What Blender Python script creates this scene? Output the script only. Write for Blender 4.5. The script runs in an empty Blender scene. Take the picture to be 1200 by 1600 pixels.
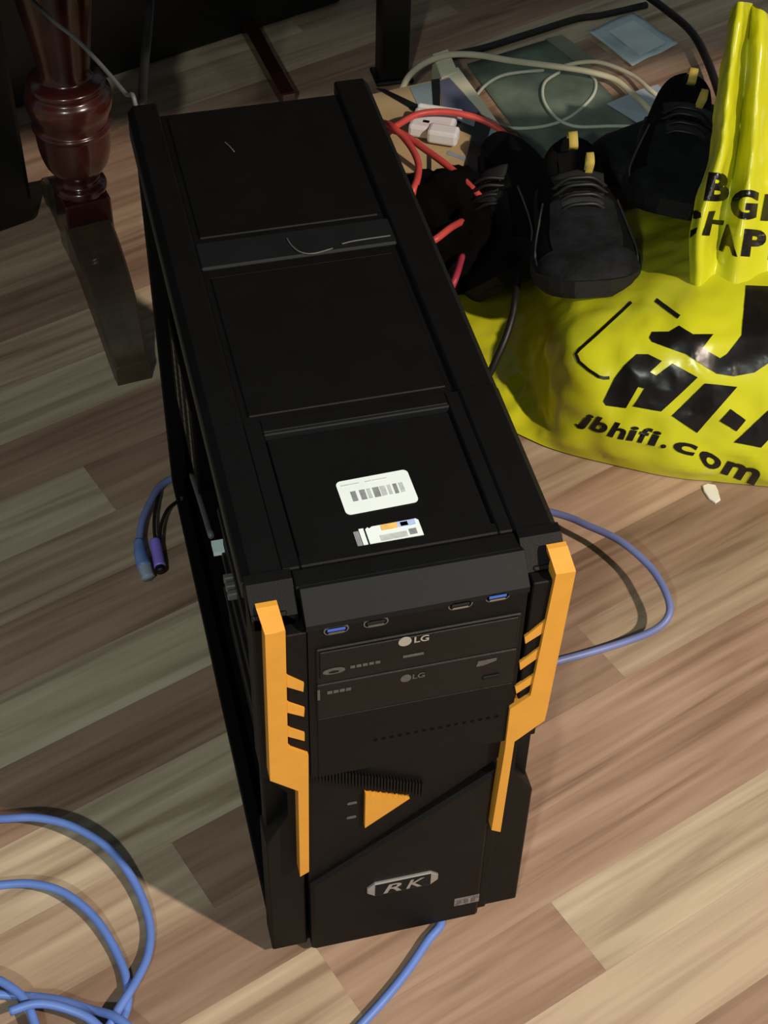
import bpy, bmesh, math, random
import numpy as np
from mathutils import Vector, Matrix, Euler, noise
from mathutils.bvhtree import BVHTree

SC = bpy.context.scene
COL = SC.collection
random.seed(7)

# ------------------------------------------------------------------ camera
F_PX = 2580.0
CAM = Vector((-0.0892, -0.6489, 1.2417))
RIGHT = Vector((0.97084, -0.23900, 0.01861))
DOWN = Vector((-0.16370, -0.71764, -0.67690))
FWD = Vector((0.17513, 0.65411, -0.73584))
cd = bpy.data.cameras.new('camera')
cam = bpy.data.objects.new('camera', cd)
COL.objects.link(cam)
cd.sensor_fit = 'VERTICAL'
cd.sensor_height = 36.0
cd.sensor_width = 27.0
cd.lens = F_PX / 1600 * 36
cd.clip_start = 0.02
mw = Matrix((RIGHT, -DOWN, -FWD)).transposed().to_4x4()
mw.translation = CAM
cam.matrix_world = mw
SC.camera = cam

# ------------------------------------------------------------------ light
w = bpy.data.worlds.new('room_ambient')
SC.world = w
w.use_nodes = True
w.node_tree.nodes['Background'].inputs[0].default_value = (0.80, 0.93, 1.0, 1)
w.node_tree.nodes['Background'].inputs[1].default_value = 0.065

def lamp(name, loc, energy, color, radius):
    l = bpy.data.lights.new(name, 'POINT')
    l.energy = energy; l.color = color; l.shadow_soft_size = radius
    o = bpy.data.objects.new(name, l)
    o.location = loc
    COL.objects.link(o)
    return o
lamp('ceiling_bulb_key', (1.45, -1.40, 2.15), 138, (1.0, 0.83, 0.67), 0.045)
lamp('ceiling_bulb_far', (-0.85, -1.75, 2.10), 44, (0.92, 1.0, 0.88), 0.06)

vs = SC.view_settings
vs.view_transform = 'Standard'
vs.look = 'None'
vs.gamma = 1.0
vs.use_curve_mapping = False
vs.exposure = 1.3

# ------------------------------------------------------------------ helpers
def ray(px, py):
    return RIGHT * ((px - 600) / F_PX) + DOWN * ((py - 800) / F_PX) + FWD
def at(px, py, z=0.0):
    d = ray(px, py)
    return CAM + d * ((z - CAM.z) / d.z)
def aty(px, py, Y):
    d = ray(px, py)
    return CAM + d * ((Y - CAM.y) / d.y)
def atx(px, py, X):
    d = ray(px, py)
    return CAM + d * ((X - CAM.x) / d.x)

def empty(name, loc=(0, 0, 0), rot=(0, 0, 0)):
    o = bpy.data.objects.new(name, None)
    o.empty_display_size = 0.02
    o.location = loc
    o.rotation_euler = rot
    COL.objects.link(o)
    return o
def tag(o, label, cat, group=None):
    o['label'] = label
    o['category'] = cat
    if group: o['group'] = group
    return o
def obj(name, me, mat=None, parent=None, smooth=False):
    if isinstance(me, bmesh.types.BMesh):
        bm = me
        bmesh.ops.recalc_face_normals(bm, faces=bm.faces)
        me = bpy.data.meshes.new(name)
        bm.to_mesh(me); bm.free()
    o = bpy.data.objects.new(name, me)
    COL.objects.link(o)
    if mat and not me.materials: me.materials.append(mat)
    if parent: o.parent = parent
    if smooth:
        for p in me.polygons: p.use_smooth = True
    return o
def bx(bm, x0, x1, y0, y1, z0, z1, bev=0.0, seg=1):
    r = bmesh.ops.create_cube(bm, size=1)
    vs_ = r['verts']
    for v in vs_:
        v.co = Vector(((x0 + x1) / 2 + v.co.x * (x1 - x0), (y0 + y1) / 2 + v.co.y * (y1 - y0), (z0 + z1) / 2 + v.co.z * (z1 - z0)))
    if bev:
        es = list({e for v in vs_ for e in v.link_edges})
        bmesh.ops.bevel(bm, geom=es, offset=bev, segments=seg, affect='EDGES', profile=0.5)
    return bm
def box(name, mat, parent, x0, x1, y0, y1, z0, z1, bev=0.0, seg=1):
    return obj(name, bx(bmesh.new(), x0, x1, y0, y1, z0, z1, bev, seg), mat, parent)
def prism(bm, poly, a, b, mapf, bev=0.0):
    """extrude a 2-D polygon between depths a and b; mapf(u,v,d) -> point"""
    n = len(poly)
    A = [bm.verts.new(mapf(u, v, a)) for u, v in poly]
    B = [bm.verts.new(mapf(u, v, b)) for u, v in poly]
    fs = [bm.faces.new(A), bm.faces.new(B[::-1])]
    for i in range(n):
        fs.append(bm.faces.new((A[i], B[i], B[(i + 1) % n], A[(i + 1) % n])))
    if bev:
        es = list({e for f in fs[:1] for e in f.edges})
        bmesh.ops.bevel(bm, geom=es, offset=bev, segments=1, affect='EDGES')
    bm.normal_update()
    bmesh.ops.triangulate(bm, faces=[f for f in bm.faces if len(f.verts) > 4])
    return bm
XZ = lambda u, v, d: Vector((u, d, v))
YZ = lambda u, v, d: Vector((d, u, v))
XY = lambda u, v, d: Vector((u, v, d))

def catmull(pts, n=8):
    P = [Vector(p) for p in pts]
    P = [P[0] * 2 - P[1]] + P + [P[-1] * 2 - P[-2]]
    out = []
    for i in range(1, len(P) - 2):
        a, b, c, d = P[i - 1:i + 3]
        for k in range(n):
            t = k / n
            out.append(0.5 * ((2 * b) + (c - a) * t + (2 * a - 5 * b + 4 * c - d) * t * t + (3 * b - a - 3 * c + d) * t ** 3))
    out.append(P[-2])
    return out
def tube(bm, pts, r, seg=10, n=8, spline=True, caps=True):
    P = catmull(pts, n) if spline else [Vector(p) for p in pts]
    prev = None; rings = []
    up = Vector((0.13, 0.21, 0.97))
    for i, p in enumerate(P):
        t = (P[min(i + 1, len(P) - 1)] - P[max(i - 1, 0)])
        if t.length < 1e-9: t = Vector((1, 0, 0))
        t.normalize()
        s = t.cross(up)
        if s.length < 0.05: s = t.cross(Vector((1, 0, 0)))
        if prev is not None:
            s = prev - t * prev.dot(t)
            if s.length < 1e-6: s = t.cross(up)
        s.normalize(); prev = s
        b = t.cross(s)
        rr = r(i / (len(P) - 1)) if callable(r) else r
        rings.append([bm.verts.new(p + (s * math.cos(2 * math.pi * k / seg) + b * math.sin(2 * math.pi * k / seg)) * rr) for k in range(seg)])
    for i in range(len(rings) - 1):
        for k in range(seg):
            bm.faces.new((rings[i][k], rings[i][(k + 1) % seg], rings[i + 1][(k + 1) % seg], rings[i + 1][k]))
    if caps:
        bm.faces.new(rings[0][::-1]); bm.faces.new(rings[-1])
    return bm
def cable(name, mat, pts, r, label=None, cat='cable', parent=None, group=None, seg=10):
    o = obj(name, tube(bmesh.new(), pts, r, seg), mat, parent, smooth=True)
    if label: tag(o, label, cat, group)
    return o
def lathe(bm, prof, seg=32):
    rings = [[bm.verts.new((r * math.cos(2 * math.pi * k / seg), r * math.sin(2 * math.pi * k / seg), z)) for k in range(seg)] for r, z in prof]
    for i in range(len(rings) - 1):
        for k in range(seg):
            bm.faces.new((rings[i][k], rings[i][(k + 1) % seg], rings[i + 1][(k + 1) % seg], rings[i + 1][k]))
    bm.faces.new(rings[0][::-1]); bm.faces.new(rings[-1])
    return bm

# ------------------------------------------------------------------ materials
def mat(name, col, rough=0.5, metal=0.0, bump=0.0, bscale=400, var=0.0, vscale=30, coat=0.0, spec=0.5, sss=0.0):
    m = bpy.data.materials.new(name)
    m.use_nodes = True
    nt = m.node_tree; N = nt.nodes; L = nt.links
    b = N['Principled BSDF']
    b.inputs['Base Color'].default_value = (*col, 1)
    b.inputs['Roughness'].default_value = rough
    b.inputs['Metallic'].default_value = metal
    b.inputs['Coat Weight'].default_value = coat
    b.inputs['Specular IOR Level'].default_value = spec
    tc = N.new('ShaderNodeTexCoord')
    if var:
        n = N.new('ShaderNodeTexNoise'); n.inputs['Scale'].default_value = vscale; n.inputs['Detail'].default_value = 5
        L.new(tc.outputs['Object'], n.inputs['Vector'])
        r = N.new('ShaderNodeValToRGB')
        r.color_ramp.elements[0].position = 0.3; r.color_ramp.elements[1].position = 0.7
        r.color_ramp.elements[0].color = (*[c * (1 - var) for c in col], 1)
        r.color_ramp.elements[1].color = (*[min(1, c * (1 + var)) for c in col], 1)
        L.new(n.outputs['Fac'], r.inputs[0]); L.new(r.outputs[0], b.inputs['Base Color'])
    if bump:
        n2 = N.new('ShaderNodeTexNoise'); n2.inputs['Scale'].default_value = bscale; n2.inputs['Detail'].default_value = 3
        L.new(tc.outputs['Object'], n2.inputs['Vector'])
        bp = N.new('ShaderNodeBump'); bp.inputs['Strength'].default_value = bump; bp.inputs['Distance'].default_value = 0.002
        L.new(n2.outputs['Fac'], bp.inputs['Height']); L.new(bp.outputs[0], b.inputs['Normal'])
    return m

M = {}
M['black_plastic'] = mat('black_plastic', (0.0028, 0.0029, 0.0034), 0.58, bump=0.15, bscale=900, var=0.2, spec=0.18)
M['front_plastic'] = mat('front_plastic', (0.0042, 0.0040, 0.0040), 0.55, bump=0.15, bscale=900, var=0.2, spec=0.18)
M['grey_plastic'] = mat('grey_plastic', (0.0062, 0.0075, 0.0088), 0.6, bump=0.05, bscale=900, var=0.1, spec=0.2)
M['void'] = mat('interior_black_paint', (0.0014, 0.0014, 0.0016), 0.7, var=0.2, spec=0.12)
M['drive'] = mat('drive_bezel_plastic', (0.0048, 0.0047, 0.0047), 0.5, bump=0.08, bscale=700, var=0.1, spec=0.3)
M['orange'] = mat('orange_plastic', (0.70, 0.325, 0.040), 0.45, bump=0.05, bscale=700, var=0.04, vscale=60)
M['usb_blue'] = mat('usb_blue_plastic', (0.05, 0.13, 0.55), 0.4, var=0.1)
M['steel'] = mat('bare_steel', (0.55, 0.55, 0.56), 0.3, metal=1.0, var=0.1)
M['silver'] = mat('silver_badge', (0.42, 0.41, 0.40), 0.35, metal=0.6, var=0.15)
M['print_grey'] = mat('printed_grey', (0.085, 0.083, 0.080), 0.5, var=0.15, vscale=300)
M['print_white'] = mat('printed_white', (0.36, 0.34, 0.29), 0.5, var=0.05)
M['paper'] = mat('white_sticker', (0.80, 0.92, 0.95), 0.45, var=0.03)
M['ink_grey'] = mat('ink_grey', (0.25, 0.27, 0.30), 0.5, var=0.2, vscale=200)
M['ink_pale'] = mat('ink_pale', (0.52, 0.58, 0.60), 0.5, var=0.15, vscale=250)
M['ink_orange'] = mat('ink_orange', (0.82, 0.52, 0.16), 0.5, var=0.2, vscale=200)
M['ink_blue'] = mat('ink_blue', (0.16, 0.26, 0.78), 0.5, var=0.3, vscale=200)
M['ink_pale_blue'] = mat('ink_pale_blue', (0.42, 0.55, 0.86), 0.5, var=0.15, vscale=200)
M['cable_blue'] = mat('blue_network_cable', (0.115, 0.215, 0.60), 0.42, var=0.08, vscale=40)
M['cable_dull'] = mat('dull_blue_network_cable', (0.16, 0.20, 0.44), 0.45, var=0.08, vscale=40)
M['plug_blue'] = mat('blue_plug_boot', (0.15, 0.24, 0.55), 0.45, var=0.15, vscale=80)
M['plug_clear'] = mat('clear_plug', (0.30, 0.36, 0.45), 0.2, var=0.1)
M['purple'] = mat('purple_plug', (0.26, 0.18, 0.72), 0.4, var=0.1)
M['cable_black'] = mat('black_cable', (0.008, 0.008, 0.008), 0.5, var=0.1)
M['cable_red'] = mat('red_cable', (0.62, 0.075, 0.065), 0.45, var=0.12, vscale=50)
M['cable_cream'] = mat('cream_cable', (0.62, 0.58, 0.42), 0.5, var=0.08)
M['cable_white'] = mat('white_cable', (0.52, 0.56, 0.47), 0.5, var=0.08)
M['cable_grey'] = mat('grey_cable', (0.10, 0.10, 0.10), 0.5, var=0.1)
M['cream'] = mat('cream_plastic', (0.80, 0.78, 0.60), 0.45, var=0.06)
M['white_plastic'] = mat('white_plastic', (0.80, 0.84, 0.88), 0.4, var=0.03)
M['varnish'] = mat('red_brown_varnished_wood', (0.030, 0.0065, 0.0055), 0.22, bump=0.1, bscale=40, var=0.45, vscale=14, coat=0.25)
M['wood_dull'] = mat('worn_brown_wood', (0.046, 0.028, 0.017), 0.45, bump=0.2, bscale=60, var=0.45, vscale=18, coat=0.15)
M['dark_wood'] = mat('dark_stained_wood', (0.007, 0.0045, 0.0035), 0.55, bump=0.2, bscale=60, var=0.3, vscale=18)
M['black_metal'] = mat('black_metal_paint', (0.002, 0.002, 0.0024), 0.5, var=0.1)
M['shoe'] = mat('black_shoe_fabric', (0.0018, 0.0019, 0.0024), 0.8, bump=0.5, bscale=700, var=0.3, vscale=40, spec=0.12)
M['shoe_toe'] = mat('charcoal_rubber', (0.0050, 0.0066, 0.0086), 0.7, bump=0.6, bscale=90, var=0.7, vscale=45, spec=0.25)
M['shoe_inner'] = mat('grey_lining', (0.008, 0.0105, 0.011), 0.85, bump=0.4, bscale=500, var=0.2)
M['shoe_sole'] = mat('black_rubber_sole', (0.003, 0.003, 0.0035), 0.7, bump=0.2, bscale=200, var=0.2)
M['shoe_trim'] = mat('pale_grey_piping', (0.06, 0.055, 0.055), 0.6, var=0.2)
M['loop'] = mat('yellow_pull_loop', (0.46, 0.36, 0.07), 0.7, bump=0.2, bscale=900, var=0.1)
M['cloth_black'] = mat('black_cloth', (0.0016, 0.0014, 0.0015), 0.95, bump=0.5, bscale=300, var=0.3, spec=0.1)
M['beige_card'] = mat('beige_card', (0.50, 0.37, 0.20), 0.5, var=0.12, vscale=14)
M['slate'] = mat('slate_blue_gloss', (0.15, 0.165, 0.26), 0.25, var=0.2, vscale=10)
M['sky_slate'] = mat('pale_blue_gloss', (0.26, 0.34, 0.40), 0.3, var=0.15, vscale=12)
M['black_band'] = mat('black_band', (0.006, 0.006, 0.008), 0.4, var=0.1)
M['green_sheet'] = mat('green_grey_sheet', (0.125, 0.165, 0.130), 0.5, bump=0.2, bscale=60, var=0.45, vscale=16)
M['sheet_strip'] = mat('pale_green_strip', (0.20, 0.21, 0.16), 0.5, var=0.2, vscale=20)
M['blue_film'] = mat('pale_blue_film', (0.45, 0.56, 0.62), 0.25, bump=0.3, bscale=40, var=0.18, vscale=22)
M['blue_film_in'] = mat('pale_blue_card', (0.58, 0.68, 0.72), 0.4, var=0.1, vscale=30)
M['blue_paper'] = mat('slate_blue_paper', (0.36, 0.43, 0.52), 0.5, var=0.08, vscale=20)
M['scrap'] = mat('white_scrap', (0.75, 0.74, 0.70), 0.6, var=0.05)
M['wall'] = mat('shade_toned_wall', (0.012, 0.010, 0.009), 0.8, bump=0.2, bscale=60, var=0.3, vscale=6)  # near-black wall colour carries the shade at the back of the room

# plank material: object colour sets the strip, stretched noise gives the grain
PL_ANG = math.radians(19.7)
def plank_material():
    m = bpy.data.materials.new('laminate_plank')
    m.use_nodes = True
    nt = m.node_tree; N = nt.nodes; L = nt.links
    b = N['Principled BSDF']
    b.inputs['Roughness'].default_value = 0.42
    b.inputs['Specular IOR Level'].default_value = 0.35
    g = N.new('ShaderNodeNewGeometry'); oi = N.new('ShaderNodeObjectInfo')
    rot = N.new('ShaderNodeVectorRotate'); rot.rotation_type = 'Z_AXIS'; rot.inputs['Angle'].default_value = -PL_ANG
    L.new(g.outputs['Position'], rot.inputs['Vector'])
    add = N.new('ShaderNodeVectorMath'); add.operation = 'ADD'
    mul = N.new('ShaderNodeVectorMath'); mul.operation = 'SCALE'; mul.inputs[0].default_value = (7.1, 3.3, 11.7)
    L.new(oi.outputs['Random'], mul.inputs['Scale'])
    L.new(rot.outputs[0], add.inputs[0]); L.new(mul.outputs[0], add.inputs[1])
    def nz(scale, stretch, detail, dist=0.0):
        sc = N.new('ShaderNodeVectorMath'); sc.operation = 'MULTIPLY'; sc.inputs[1].default_value = stretch
        L.new(add.outputs[0], sc.inputs[0])
        n = N.new('ShaderNodeTexNoise'); n.inputs['Scale'].default_value = scale; n.inputs['Detail'].default_value = detail
        n.inputs['Distortion'].default_value = dist
        L.new(sc.outputs[0], n.inputs['Vector'])
        return n
    n1 = nz(1.0, (1.9, 36, 1), 5, 1.3)
    n2 = nz(1.0, (7, 150, 1), 3, 0.3)
    n3 = nz(1.0, (1.8, 18, 1), 2, 1.6)
    mx = N.new('ShaderNodeMath'); mx.operation = 'MULTIPLY_ADD'; mx.inputs[1].default_value = 0.52
    L.new(n1.outputs['Fac'], mx.inputs[0])
    mx2 = N.new('ShaderNodeMath'); mx2.operation = 'MULTIPLY'; mx2.inputs[1].default_value = 0.16
    L.new(n2.outputs['Fac'], mx2.inputs[0])
    mx3 = N.new('ShaderNodeMath'); mx3.operation = 'MULTIPLY_ADD'; mx3.inputs[1].default_value = 0.36
    L.new(n3.outputs['Fac'], mx3.inputs[0]); L.new(mx2.outputs[0], mx3.inputs[2])
    L.new(mx3.outputs[0], mx.inputs[2])
    r = N.new('ShaderNodeValToRGB')
    e = r.color_ramp.elements
    e[0].position = 0.37; e[0].color = (0.52, 0.47, 0.44, 1)
    e[1].position = 0.64; e[1].color = (1.24, 1.28, 1.32, 1)
    k = e.new(0.50); k.color = (0.92, 0.90, 0.89, 1)
    L.new(mx.outputs[0], r.inputs[0])
    mix = N.new('ShaderNodeMix'); mix.data_type = 'RGBA'; mix.blend_type = 'MULTIPLY'; mix.inputs['Factor'].default_value = 1.0
    L.new(oi.outputs['Color'], mix.inputs['A']); L.new(r.outputs[0], mix.inputs['B'])
    L.new(mix.outputs['Result'], b.inputs['Base Color'])
    bp = N.new('ShaderNodeBump'); bp.inputs['Strength'].default_value = 0.05; bp.inputs['Distance'].default_value = 0.001
    L.new(n2.outputs['Fac'], bp.inputs['Height']); L.new(bp.outputs[0], b.inputs['Normal'])
    return m
M['plank'] = plank_material()

def bag_material():
    m = mat('yellow_plastic_film', (0.60, 0.62, 0.020), 0.24, bump=0.25, bscale=35, var=0.06, vscale=8, spec=0.55)
    return m
M['bag'] = bag_material()
M['bag_ink'] = mat('black_bag_ink', (0.007, 0.006, 0.006), 0.32, bump=0.25, bscale=35, var=0.15)

# ------------------------------------------------------------------ setting: floor and wall
D = Vector((math.cos(PL_ANG), math.sin(PL_ANG), 0))
Nn = Vector((-math.sin(PL_ANG), math.cos(PL_ANG), 0))
SW = 0.0745                                 # strip width
c0 = Vector((0.246, -0.006, 0))
n0, d0 = c0.dot(Nn), c0.dot(D)
floor = box('floor', M['dark_wood'], None, -1.2, 2.6, -1.6, 2.4, -0.03, -0.0085)
floor['kind'] = 'structure'
pm = bpy.data.meshes.new('plank')
bm = bx(bmesh.new(), 0, 1, 0, 1, -0.008, 0)
bm.to_mesh(pm); bm.free()
pm.materials.append(M['plank'])
PAL = {'L': (0.47, 0.385, 0.275), 'T': (0.41, 0.312, 0.220), 'P': (0.365, 0.248, 0.178), 'B': (0.295, 0.198, 0.140), 'K': (0.25, 0.160, 0.112)}
seq = 'TPBLPTBPLTPBTKPL'
# strips seen left and right of the case, by row: (start along the plank, tone)
def hid(k):                                  # a joint under the case
    return 0.10 + 0.337 * (n0 + k * SW + 0.035)
c1 = Vector((0.34, 0.266, 0)); c2 = Vector((-0.10, 0.596, 0))
known = {-1: [(-0.42, 'P'), (d0 - 0.01, 'L'), (0.86, 'P')], 0: [(-0.30, 'T'), (hid(0) - .05, 'P'), (0.78, 'T')], 1: [(-0.55, 'B'), (hid(1), 'P'), (0.70, 'B')],
         2: [(-0.60, 'T'), (-0.02, 'B'), (c1.dot(D) + 0.012, 'T'), (0.95, 'B')], 3: [(-0.60, 'L'), (hid(3), 'B'), (0.80, 'P')], 4: [(-0.62, 'B'), (hid(4), 'P'), (0.9, 'T')],
         5: [(-0.60, 'L'), (hid(5), 'T')], 6: [(-0.60, 'P'), (hid(6), 'T')], 7: [(-0.45, 'T'), (hid(7), 'P')], 8: [(-0.40, 'L'), (c2.dot(D) + 0.012, 'B'), (0.6, 'P')],
         9: [(-0.50, 'B'), (hid(9), 'T')], 10: [(-0.35, 'L'), (hid(10), 'P')], 11: [(-0.40, 'T'), (hid(11), 'P')], -2: [(-0.50, 'L'), (-0.03, 'T'), (0.55, 'P')], -3: [(-0.5, 'P'), (0.05, 'B'), (0.52, 'T')]}
rnd = random.Random(11)
for k in range(-8, 24):
    nlo = n0 + k * SW
    kn = known.get(k, [])
    js = []
    if kn:
        js.append((min(-0.8, kn[0][0] - 0.3), rnd.choice(seq)))
        x = kn[-1][0]
    else:
        x = -0.8 + rnd.uniform(-0.4, 0)
        js.append((x, rnd.choice(seq)))
    while x < 1.75:
        x += rnd.uniform(0.5, 0.9)
        js.append((x, rnd.choice(seq)))
    js = sorted(js + kn)
    last = None
    for (a, tone), nxt in zip(js, js[1:]):
        if tone == last and (a, tone) not in kn: tone = rnd.choice('TPBL')
        last = tone
        o = bpy.data.objects.new('plank', pm)
        ln = nxt[0] - a
        o.location = D * a + Nn * nlo
        o.location.z = rnd.uniform(-0.0002, 0.0)
        o.rotation_euler = (0, 0, PL_ANG)
        o.scale = (ln - 0.0001, SW - 0.0001, 1)
        c = PAL[tone]; f = rnd.uniform(0.92, 1.08)
        o.color = (c[0] * f, c[1] * f, c[2] * f, 1)
        o.parent = floor
        COL.objects.link(o)

# wall behind the table, along the planks
wall = obj('wall_back', prism(bmesh.new(), [(-1.3, 0), (2.4, 0), (2.4, 1.0), (-1.3, 1.0)], 0, 0.06, lambda u, v, d: D * u + Nn * (1.93 + d) + Vector((0, 0, v - 0.008))), M['wall'])
wall['kind'] = 'structure'
bb = obj('baseboard_back', prism(bmesh.new(), [(-1.3, 0), (2.4, 0), (2.4, 0.07), (-1.3, 0.07)], 0, 0.012, lambda u, v, d: D * u + Nn * (1.918 + d) + Vector((0, 0, v)), bev=0.003), M['dark_wood'])
bb['kind'] = 'structure'

# ------------------------------------------------------------------ computer case
W_, D_, H_ = 0.207, 0.546, 0.450
case = empty('computer_case', (0, 0, 0))
tag(case, 'tall black computer tower with orange front trim and open left side', 'computer')
bp_, fp_ = M['black_plastic'], M['front_plastic']
# chassis
box('bottom_plate', M['void'], case, 0.002, 0.205, 0.022, 0.538, 0.009, 0.016)
box('rear_panel', M['void'], case, 0.002, 0.205, 0.530, 0.538, 0.016, 0.436)
box('side_panel', bp_, case, 0.2005, 0.2065, 0.022, 0.540, 0.010, 0.437, 0.001)
box('motherboard_tray', M['void'], case, 0.168, 0.171, 0.03, 0.53, 0.016, 0.434)
box('top_plate', M['void'], case, 0.002, 0.2, 0.022, 0.530, 0.428, 0.436)
box('frame_rail', M['void'], case, 0.001, 0.012, 0.024, 0.530, 0.016, 0.034, 0.001)
box('frame_rail', M['void'], case, 0.001, 0.010, 0.024, 0.530, 0.416, 0.428, 0.001)
box('frame_post', M['void'], case, 0.001, 0.016, 0.512, 0.530, 0.034, 0.416, 0.001)
for x in (0.02, 0.17):
    for y in (0.05, 0.48):
        bm = bmesh.new(); bmesh.ops.create_cone(bm, cap_ends=True, segments=20, radius1=0.013, radius2=0.015, depth=0.0088, matrix=Matrix.Translation((x + 0.008, y, 0.0046)))
        obj('foot', bm, M['shoe_sole'], case)
# drive cage seen through the open side
cage = box('drive_cage', M['void'], case, 0.008, 0.160, 0.030, 0.185, 0.20, 0.42, 0.001)
for z in (0.245, 0.290, 0.335, 0.380):
    box('cage_rail', M['black_metal'], cage, 0.0055, 0.0085, 0.032, 0.184, z, z + 0.006, 0.0008)
lower = box('hard_drive_cage', M['void'], case, 0.030, 0.150, 0.040, 0.190, 0.02, 0.185, 0.001)
# bright edge of a drive sheet and a pale label inside
p = atx(345, 855, 0.006)
box('drive_label', mat('pale_label', (0.62, 0.76, 0.76), 0.5, var=0.05), case, -0.0004, 0.0122, p.y - 0.006, p.y + 0.006, p.z - 0.0022, p.z + 0.0022)
pa, pb = atx(300, 742, 0.006), atx(330, 838, 0.006)
cable('drive_ribbon_edge', M['cable_grey'], [pa, (pa + pb) / 2 + Vector((0, 0.006, 0)), pb], 0.0026, parent=case)
p = atx(286, 778, 0.002)
bm = bmesh.new(); bmesh.ops.create_cone(bm, cap_ends=True, segments=12, radius1=0.0026, radius2=0.002, depth=0.002, matrix=Matrix.Translation((0.001, p.y, p.z)) @ Matrix.Rotation(math.pi / 2, 4, 'Y'))
obj('screw', bm, M['steel'], case)
p = atx(358, 914, 0.004)
bm = bmesh.new()
for i in range(3): bx(bm, 0.001, 0.0085, p.y - 0.012 + i * 0.008, p.y - 0.007 + i * 0.008, p.z - 0.004, p.z + 0.003, 0.0008)
obj('connector', bm, M['cable_grey'], case)
# perforated vent near the power supply
pc = atx(287, 630, 0.002)
bm = bmesh.new()
for i in range(3):
    for j in range(9):
        T = Matrix.Translation((0.0012, pc.y - 0.036 + i * 0.036, pc.z - 0.032 + j * 0.008 + (i % 2) * 0.004)) @ Matrix.Rotation(math.pi / 2, 4, 'Y')
        bmesh.ops.create_circle(bm, cap_ends=True, segments=6, radius=0.0030, matrix=T @ Matrix.Diagonal((1, 2.6, 1, 1)))
vent = box('vent_plate', M['void'], case, 0.0014, 0.0034, pc.y - 0.06, pc.y + 0.06, pc.z - 0.045, pc.z + 0.045)
vh = obj('vent_holes', bm, mat('vent_mesh_metal', (0.24, 0.21, 0.17), 0.5, var=0.4, vscale=200), vent); vh['kind'] = 'stuff'

# top cover: slab, two side rails with a step, cross bars and recessed trays
top = obj('top_cover', bx(bmesh.new(), 0.0, W_, 0.020, 0.540, 0.436, 0.4445, 0.001), bp_, case)
def rail(x0, x1, s):
    for (y0, y1, zt) in ((0.159, 0.552, 0.4490), (0.0215, 0.157, 0.4505)):
        # outer edge chamfered
        xo, xi = (x0, x1) if s < 0 else (x1, x0)
        k = 0.005 if s < 0 else -0.005
        poly = [(xo, 0.437), (xo, zt - 0.006), (xo + k, zt), (xi - k * 0.3, zt), (xi, zt - 0.0015), (xi, 0.437)]
        bm = prism(bmesh.new(), poly, y0, y1, XZ)
        obj('side_rail', bm, bp_, top)
rail(-0.0005, 0.0245, -1)
rail(0.1775, 0.2075, 1)
box('cross_bar', M['grey_plastic'], top, 0.0245, 0.1775, 0.328, 0.360, 0.4440, 0.4482, 0.0016)
box('rear_tray', bp_, top, 0.030, 0.172, 0.368, 0.534, 0.4440, 0.4458, 0.001)
box('middle_tray', bp_, top, 0.030, 0.172, 0.166, 0.320, 0.4440, 0.4456, 0.001)
box('side_edge', mat('grey_brown_side_edge', (0.013, 0.0115, 0.0105), 0.5, var=0.2), top, -0.0018, 0.0008, 0.022, 0.538, 0.4275, 0.4425, 0.0006)  # thin strip down the left side, lighter grey-brown than the cover
# front tray frame with a raised rim
box('tray_rim', bp_, top, 0.0245, 0.0365, 0.0215, 0.157, 0.444, 0.4492, 0.001)
box('tray_rim', bp_, top, 0.1675, 0.1775, 0.0215, 0.157, 0.444, 0.4492, 0.001)
box('tray_lip', M['grey_plastic'], top, 0.0365, 0.1675, 0.1415, 0.1450, 0.444, 0.4500, 0.0008)
box('tray_lip', bp_, top, 0.0365, 0.1675, 0.1455, 0.157, 0.444, 0.4490, 0.0008)
box('tray_lip', bp_, top, 0.0365, 0.1675, 0.0215, 0.0310, 0.444, 0.4494, 0.001)
tray = box('front_tray', bp_, top, 0.0375, 0.1665, 0.032, 0.1405, 0.4440, 0.4462, 0.001)
ZT = 0.4462
# cracked edge on the cross bar and a stray hair
pts = [at(448, 372, .4488), at(456, 384, .4490), at(470, 394, .4492), at(490, 396, .4490), at(520, 388, .4488)]
cable('scratch_line', M['print_grey'], pts, 0.0006, parent=top, seg=6)
pts = [at(534, 381, .4490), at(556, 376, .4492), at(610, 368, .4492)]
cable('scratch_line', M['print_grey'], pts, 0.0006, parent=top, seg=6)
cable('scratch_line', M['print_grey'], [at(351, 222, .4464), at(358, 228, .4468), at(366, 237, .4464)], 0.0006, parent=top, seg=6)

# stickers on the tray
def rounded(poly_w, poly_h, r, n=5):
    out = []
    for cx, cy, a0 in ((poly_w - r, poly_h - r, 0), (r, poly_h - r, 90), (r, r, 180), (poly_w - r, r, 270)):
        for i in range(n + 1):
            a = math.radians(a0 + 90 * i / n)
            out.append((cx + r * math.cos(a), cy + r * math.sin(a)))
    return out
def place2(o0, ux, uy):                     # local frame on the tray
    o0 = Vector(o0); ux = Vector(ux); uy = Vector(uy)
    return lambda u, v, d: Vector((o0.x + ux.x * u + uy.x * v, o0.y + ux.y * u + uy.y * v, d))
fr = place2((0.0755, 0.0605), (1, 0.03), (-0.03, 1))
SWd, SHt = 0.0495, 0.0305
st = obj('barcode_sticker', prism(bmesh.new(), rounded(SWd, SHt, 0.0035), ZT + 0.0005, ZT, fr), M['paper'], tray)
st['label'] = 'white rounded sticker with a grey barcode'
xs = [(0.0075, 0.0035), (0.0135, 0.0037), (0.0185, 0.0024), (0.0225, 0.0042), (0.0275, 0.0036), (0.0325, 0.0022), (0.0364, 0.0026), (0.0405, 0.0028)]
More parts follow.
